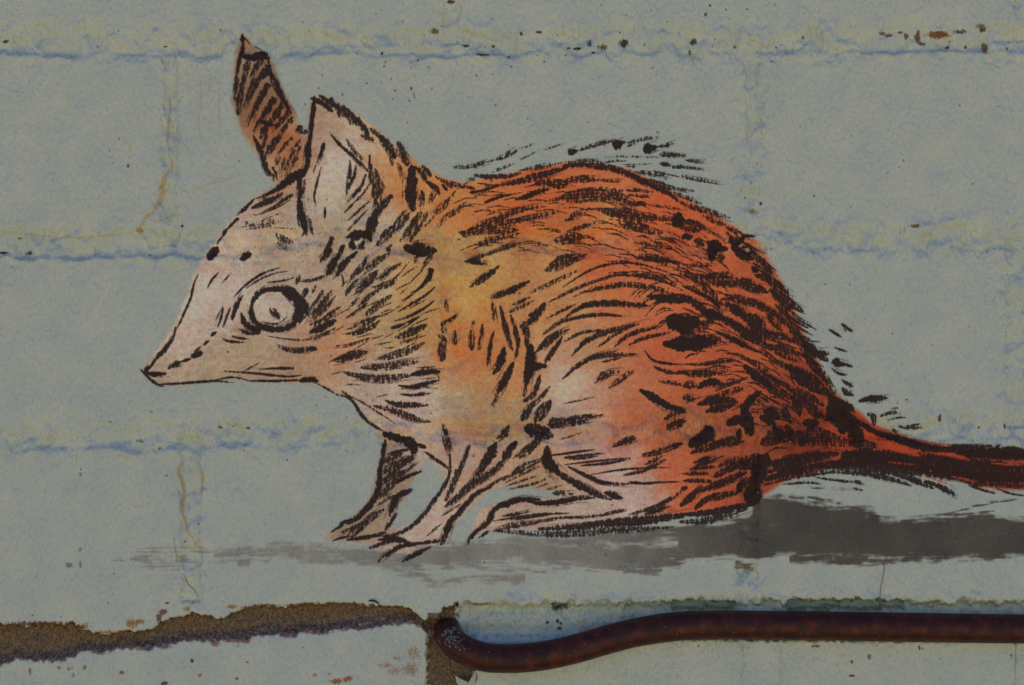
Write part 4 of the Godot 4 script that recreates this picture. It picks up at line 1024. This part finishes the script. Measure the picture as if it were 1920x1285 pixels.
	# ---- ground: one warm sheet in front of the wall
	var gm := StandardMaterial3D.new()
	gm.resource_name = "sandy_ground"
	var gtex := NoiseTexture2D.new()
	gtex.width = 512; gtex.height = 512; gtex.seamless = true
	gtex.noise = noise(0.03, 41, 5)
	var ramp := Gradient.new()
	ramp.colors = PackedColorArray([Color(0.60, 0.55, 0.47), Color(0.70, 0.645, 0.56)])
	gtex.color_ramp = ramp
	gm.albedo_texture = gtex
	gm.uv1_triplanar = true
	gm.uv1_world_triplanar = true
	gm.uv1_scale = Vector3(0.6, 0.6, 0.6)
	gm.roughness = 0.95
	var gp := PlaneMesh.new()
	gp.size = Vector2(600, 600)
	gp.subdivide_width = 8
	gp.subdivide_depth = 8
	gp.material = gm
	var ground := part("ground", gp, self)
	ground.set_meta("kind", "structure")

	# ---- the wall: bricks and mortar as they show through the paint
	build_grid()
	print("grid ", GW, "x", GH, " ", Time.get_ticks_msec() - t0)
	var wall := Node3D.new()
	wall.name = "brick_wall"
	add_child(wall)
	wall.position = Vector3(0, 0, 0)
	tag(wall, "old brick wall under thick pale grey-green paint, carrying the painted animal", "wall", "", "thing")
	var groups := {}
	for j in GH - 1:
		for i in GW - 1:
			var c := j * GW + i
			var id := gid[c]
			if id < 0: continue
			if not groups.has(id): groups[id] = PackedInt32Array()
			groups[id].append(c)
	var ids := groups.keys()
	ids.sort()
	for id in ids:
		var cells: PackedInt32Array = groups[id]
		if cells.size() < 30: continue
		if id < 100:
			part("brick", sheet(cells, 0.0, true, paint, plain, Vector3.ZERO), wall)
		elif id < 200:
			var o := part("bed_joint", sheet(cells, 0.0, false, paint, plain, Vector3.ZERO), wall)
			if id == 104: o.set_meta("label", "washed-out joint of bare brown sandy mortar")
		else:
			var o := part("head_joint", sheet(cells, 0.0, false, paint, plain, Vector3.ZERO), wall)
			if id == 252: o.set_meta("label", "upright joint of bare brown mortar under the pipe's end")
	# the rest of the wall, out of the picture
	var core := BoxMesh.new()
	core.size = Vector3(9.0, 2.5, 0.22)
	core.material = plain
	part("wall_core", core, wall).position = Vector3(0, 1.25, -0.122)
	var bm := BoxMesh.new()
	bm.size = Vector3(0.23, 0.071, 0.014)
	bm.material = plain
	for row in range(-4, 12):
		for col in range(-6, 8):
			var odd := absi(row) % 2 == 1
			var bx := (320.0 if not odd else 845.0) + 540.0 + (col - 1) * 1080.0
			var by := -105.0 + row * 361.0
			var covered := row >= 0 and row <= 5 and bx - 540.0 > -1330.0 and bx + 540.0 < 3020.0
			if covered or absf(by - 810.0) > 1900.0 or absf(bx - 960.0) > 4600.0: continue
			if row >= 0 and row <= 5 and bx > -1315.0 and bx < 3005.0: continue
			part("brick", bm, wall).position = P(bx, by, -7.0)

	# ---- the mural: paint films lying on the wall
	var animal := Node3D.new()
	animal.name = "painted_animal"
	add_child(animal)
	var a0 := P(1000, 1000, 0.0)
	animal.position = a0
	tag(animal, "mural of a long-snouted big-eared orange animal brushed in black strokes", "mural")
	var ground_paint := Node3D.new()
	ground_paint.name = "paint_smear"
	add_child(ground_paint)
	var g0 := P(1100, 1060, 0.0)
	ground_paint.position = g0
	tag(ground_paint, "long smear of grey brushed paint under the painted animal's feet and tail", "mural")
	var zones := [
		["eye", poly_of([455,540,480,522,530,515,568,545,580,580,560,612,520,628,480,618,458,590])],
		["far_ear", poly_of([420,30,530,60,600,235,575,300,556,338,480,350,420,210])],
		["near_ear", poly_of([556,335,575,165,650,165,785,290,800,380,750,462,620,462,560,430])],
		["head", poly_of([220,760,220,640,400,390,470,345,556,333,560,430,620,462,652,480,640,560,644,660,604,732])],
		["far_front_leg", poly_of([540,1040,690,900,700,808,800,835,790,900,752,985,700,1022])],
		["near_front_leg", poly_of([800,880,830,838,1000,850,960,932,880,970,830,1050,690,1080,690,1015,770,985]) ],
		["hind_leg", poly_of([860,1050,870,950,900,930,1050,925,1020,840,1160,838,1300,900,1430,925,1430,985,1200,1015])],
		["tail", poly_of([1596,770,2010,770,2010,960,1540,960,1545,860])],
	]
	var films := {}
	for j in GH - 1:
		for i in GW - 1:
			if not in_map(i, j): continue
			var x := (gx[i] + gx[i + 1]) * 0.5
			var y := (gy[j] + gy[j + 1]) * 0.5
			var tx := int((x - X0) / TS)
			var ty := int((y - Y0) / TS)
			var most := 0.0
			var grey := 0.0
			for b in range(-1, 2):
				for a in range(-1, 2):
					var at := clampi(ty + b, 0, TH - 1) * TW + clampi(tx + a, 0, TW - 1)
					most = maxf(most, maxf(ink[at], orange[at]))
					grey = maxf(grey, wash[at])
			var f := fill[mini(fill_h - 1, ty / 4) * fill_w + mini(fill_w - 1, tx / 4)]
			var key := ""
			if f > 0.25 or most > 0.3:
				key = "body"
				for z in zones:
					if Geometry2D.is_point_in_polygon(Vector2(x, y), z[1]):
						key = z[0]
						break
			elif grey > 0.25:
				key = "wash"
			if key == "": continue
			if not films.has(key): films[key] = PackedInt32Array()
			films[key].append(j * GW + i)
	var head: Node3D = null
	for key in ["head", "eye", "near_ear", "far_ear", "body", "far_front_leg", "near_front_leg", "hind_leg", "tail"]:
		if not films.has(key): continue
		var called: String = {"near_ear": "ear", "far_ear": "ear", "far_front_leg": "front_leg", "near_front_leg": "front_leg"}.get(key, key)
		var o := part(called, sheet(films[key], 0.10, false, mural, plain, a0), head if key == "eye" else animal)
		if key == "head": head = o
		if key == "near_ear": o.set_meta("label", "broad open ear with pale pink inside")
		if key == "far_ear": o.set_meta("label", "narrow upright ear hatched dark brown and orange")
		if key == "eye": o.set_meta("label", "round pale eye in a thick black ring")
		if key == "tail": o.set_meta("label", "dark red-brown tail running off to the side")
	part("grey_wash", sheet(films["wash"], 0.06, false, mural, plain, g0), ground_paint)
	print("films ", Time.get_ticks_msec() - t0)

	# ---- copper pipe
	var cm := StandardMaterial3D.new()
	cm.resource_name = "tarnished_copper"
	var ct := NoiseTexture2D.new()
	ct.width = 512; ct.height = 128; ct.seamless = true
	ct.noise = noise(0.02, 51, 5)
	var cr := Gradient.new()
	cr.offsets = PackedFloat32Array([0.0, 0.45, 0.75, 1.0])
	cr.colors = PackedColorArray([Color(0.18, 0.12, 0.095), Color(0.23, 0.14, 0.11), Color(0.32, 0.17, 0.12), Color(0.42, 0.23, 0.15)])
	ct.color_ramp = cr
	cm.albedo_texture = ct
	cm.uv1_triplanar = true
	cm.uv1_scale = Vector3(14, 60, 60)
	cm.metallic = 0.0
	cm.roughness = 0.4
	cm.metallic_specular = 0.3
	var pipe := Node3D.new()
	pipe.name = "copper_pipe"
	add_child(pipe)
	var p0 := P(1400, 1172, 0.0)
	pipe.position = p0
	tag(pipe, "thin dark copper pipe bending out of the brick joint and running along it", "pipe")
	var run := [[838, 1184, -16], [838, 1186, -8], [842, 1193, -1], [858, 1208, 5.2], [891, 1223, 7.4], [930, 1230, 7.6], [985, 1229, 7.6], [1041, 1221, 7.4], [1092, 1209, 7.0], [1142, 1195, 6.0], [1200, 1182, 4.6], [1270, 1173, 3.4], [1350, 1171, 3.0], [1500, 1172, 3.0], [1700, 1175, 3.0], [1920, 1178, 3.0], [2300, 1181, 3.0], [3600, 1186, 3.0]]
	var pp: Array = []
	var pr: Array = []
	for q in run:
		pp.append(P(q[0], q[1], q[2]) - p0)
		pr.append(27.0 * U)
	part("pipe", tube(pp, pr, 28, cm, 8, 0.03), pipe)
	# dried paint and lime on the pipe
	var lime := StandardMaterial3D.new()
	lime.resource_name = "lime_specks"
	lime.albedo_color = own_color(88, 87, 84)
	lime.roughness = 0.9
	var rng := RandomNumberGenerator.new()
	rng.seed = 99
	var st := SurfaceTool.new()
	st.begin(Mesh.PRIMITIVE_TRIANGLES)
	st.set_material(lime)
	var pc := Curve3D.new()
	for i in pp.size():
		var t: Vector3 = (pp[mini(pp.size() - 1, i + 1)] - pp[maxi(0, i - 1)]) / 6.0
		pc.add_point(pp[i], -t, t)
	for k in 190:
		var at := 0.0
		var ang := 0.0
		var size := 0.0
		if k < 130:
			at = 2.4 + pow(rng.randf(), 1.4) * 1.5
			ang = rng.randfn(0.35, 0.45)
			size = rng.randf_range(0.15, 0.8) * (4.2 - at) / 1.7
		else:
			at = rng.randf_range(4.0, 15.0)
			ang = rng.randf_range(-1.2, 1.2)
			size = rng.randf_range(0.12, 0.3)
		var seg := int(at)
		var c0 := pc.sample(seg, at - seg)
		var dir := (pc.sample(seg, minf(1.0, at - seg + 0.02)) - pc.sample(seg, maxf(0.0, at - seg - 0.02))).normalized()
		var side := dir.cross(Vector3.BACK).normalized()
		var out := side.cross(dir).normalized()
		var nrm := (out * cos(ang) - side * sin(ang)).normalized()
		var t1 := dir
		var t2 := nrm.cross(dir).normalized()
		var mid := c0 + nrm * (27.0 * U * 1.025)
		var ring: Array = []
		for q in 6:
			var a := TAU * q / 6.0
			var rr := size * 0.001 * rng.randf_range(0.5, 1.2)
			ring.append(mid + t1 * cos(a) * rr * 1.4 + t2 * sin(a) * rr - nrm * 0.00012)
		for q in 6:
			for w in [mid + nrm * 0.00005, ring[(q + 1) % 6], ring[q]]:
				st.set_normal(nrm)
				st.add_vertex(w)
	var lm := part("lime_crust", st.commit(), pipe)
	lm.set_meta("kind", "stuff")
	lm.set_meta("label", "pale lime and paint specks crusted on the pipe's bend")

	# ---- a flake of loose paint, a bristle and a thread caught on the wall
	var fm := StandardMaterial3D.new()
	fm.albedo_color = own_color(150, 152, 142)
	fm.roughness = 0.7
	var fs := SurfaceTool.new()
	fs.begin(Mesh.PRIMITIVE_TRIANGLES)
	fs.set_material(fm)
	var fl := [Vector2(853, 1268), Vector2(862, 1274), Vector2(878, 1281), Vector2(886, 1268), Vector2(893, 1262), Vector2(890, 1290), Vector2(868, 1296), Vector2(856, 1282)]
	var tri := Geometry2D.triangulate_polygon(PackedVector2Array(fl))
	for face in 2:
		for q in range(0, tri.size(), 3):
			var o := [tri[q], tri[q + 1], tri[q + 2]]
			if face == 1: o.reverse()
			for w in o:
				var pt: Vector2 = fl[w]
				fs.set_normal(Vector3(0.1, 0.3, 1.0).normalized() if face == 0 else Vector3(0, 0, -1))
				fs.add_vertex(P(pt.x, pt.y, -1.6 + (pt.x - 853.0) * 0.03 + sin(pt.y * 0.2) * 0.3 - face * 0.25))
	part("paint_flake", fs.commit(), wall)
	var dark := StandardMaterial3D.new()
	dark.albedo_color = Color(0.13, 0.12, 0.11)
	dark.roughness = 0.6
	var bz := relief(702, 1130)[0] as float
	var bristle := part("bristle", tube([P(692, 1127, bz + .2), P(697, 1126, bz + .9), P(705, 1128, bz + 1.0), P(710, 1133, bz + .3)], [0.0003, 0.0004, 0.0004, 0.00025], 8, dark, 6), self)
	tag(bristle, "tiny dark curved bristle stuck just above the bare brown mortar", "bristle")
	var tp: Array = []
	var tr: Array = []
	for q in [[1659, 1058], [1657, 1075], [1654, 1090], [1651, 1105], [1650, 1120], [1648, 1143]]:
		var z := maxf(relief(q[0], q[1])[0], 0.0)
		tp.append(P(q[0], q[1], z + 0.25))
		tr.append(0.00011)
	var thread := part("thread", tube(tp, tr, 6, dark, 5), self)
	tag(thread, "hair-thin dark thread hanging down to the copper pipe", "thread")
	print("done ", Time.get_ticks_msec() - t0)
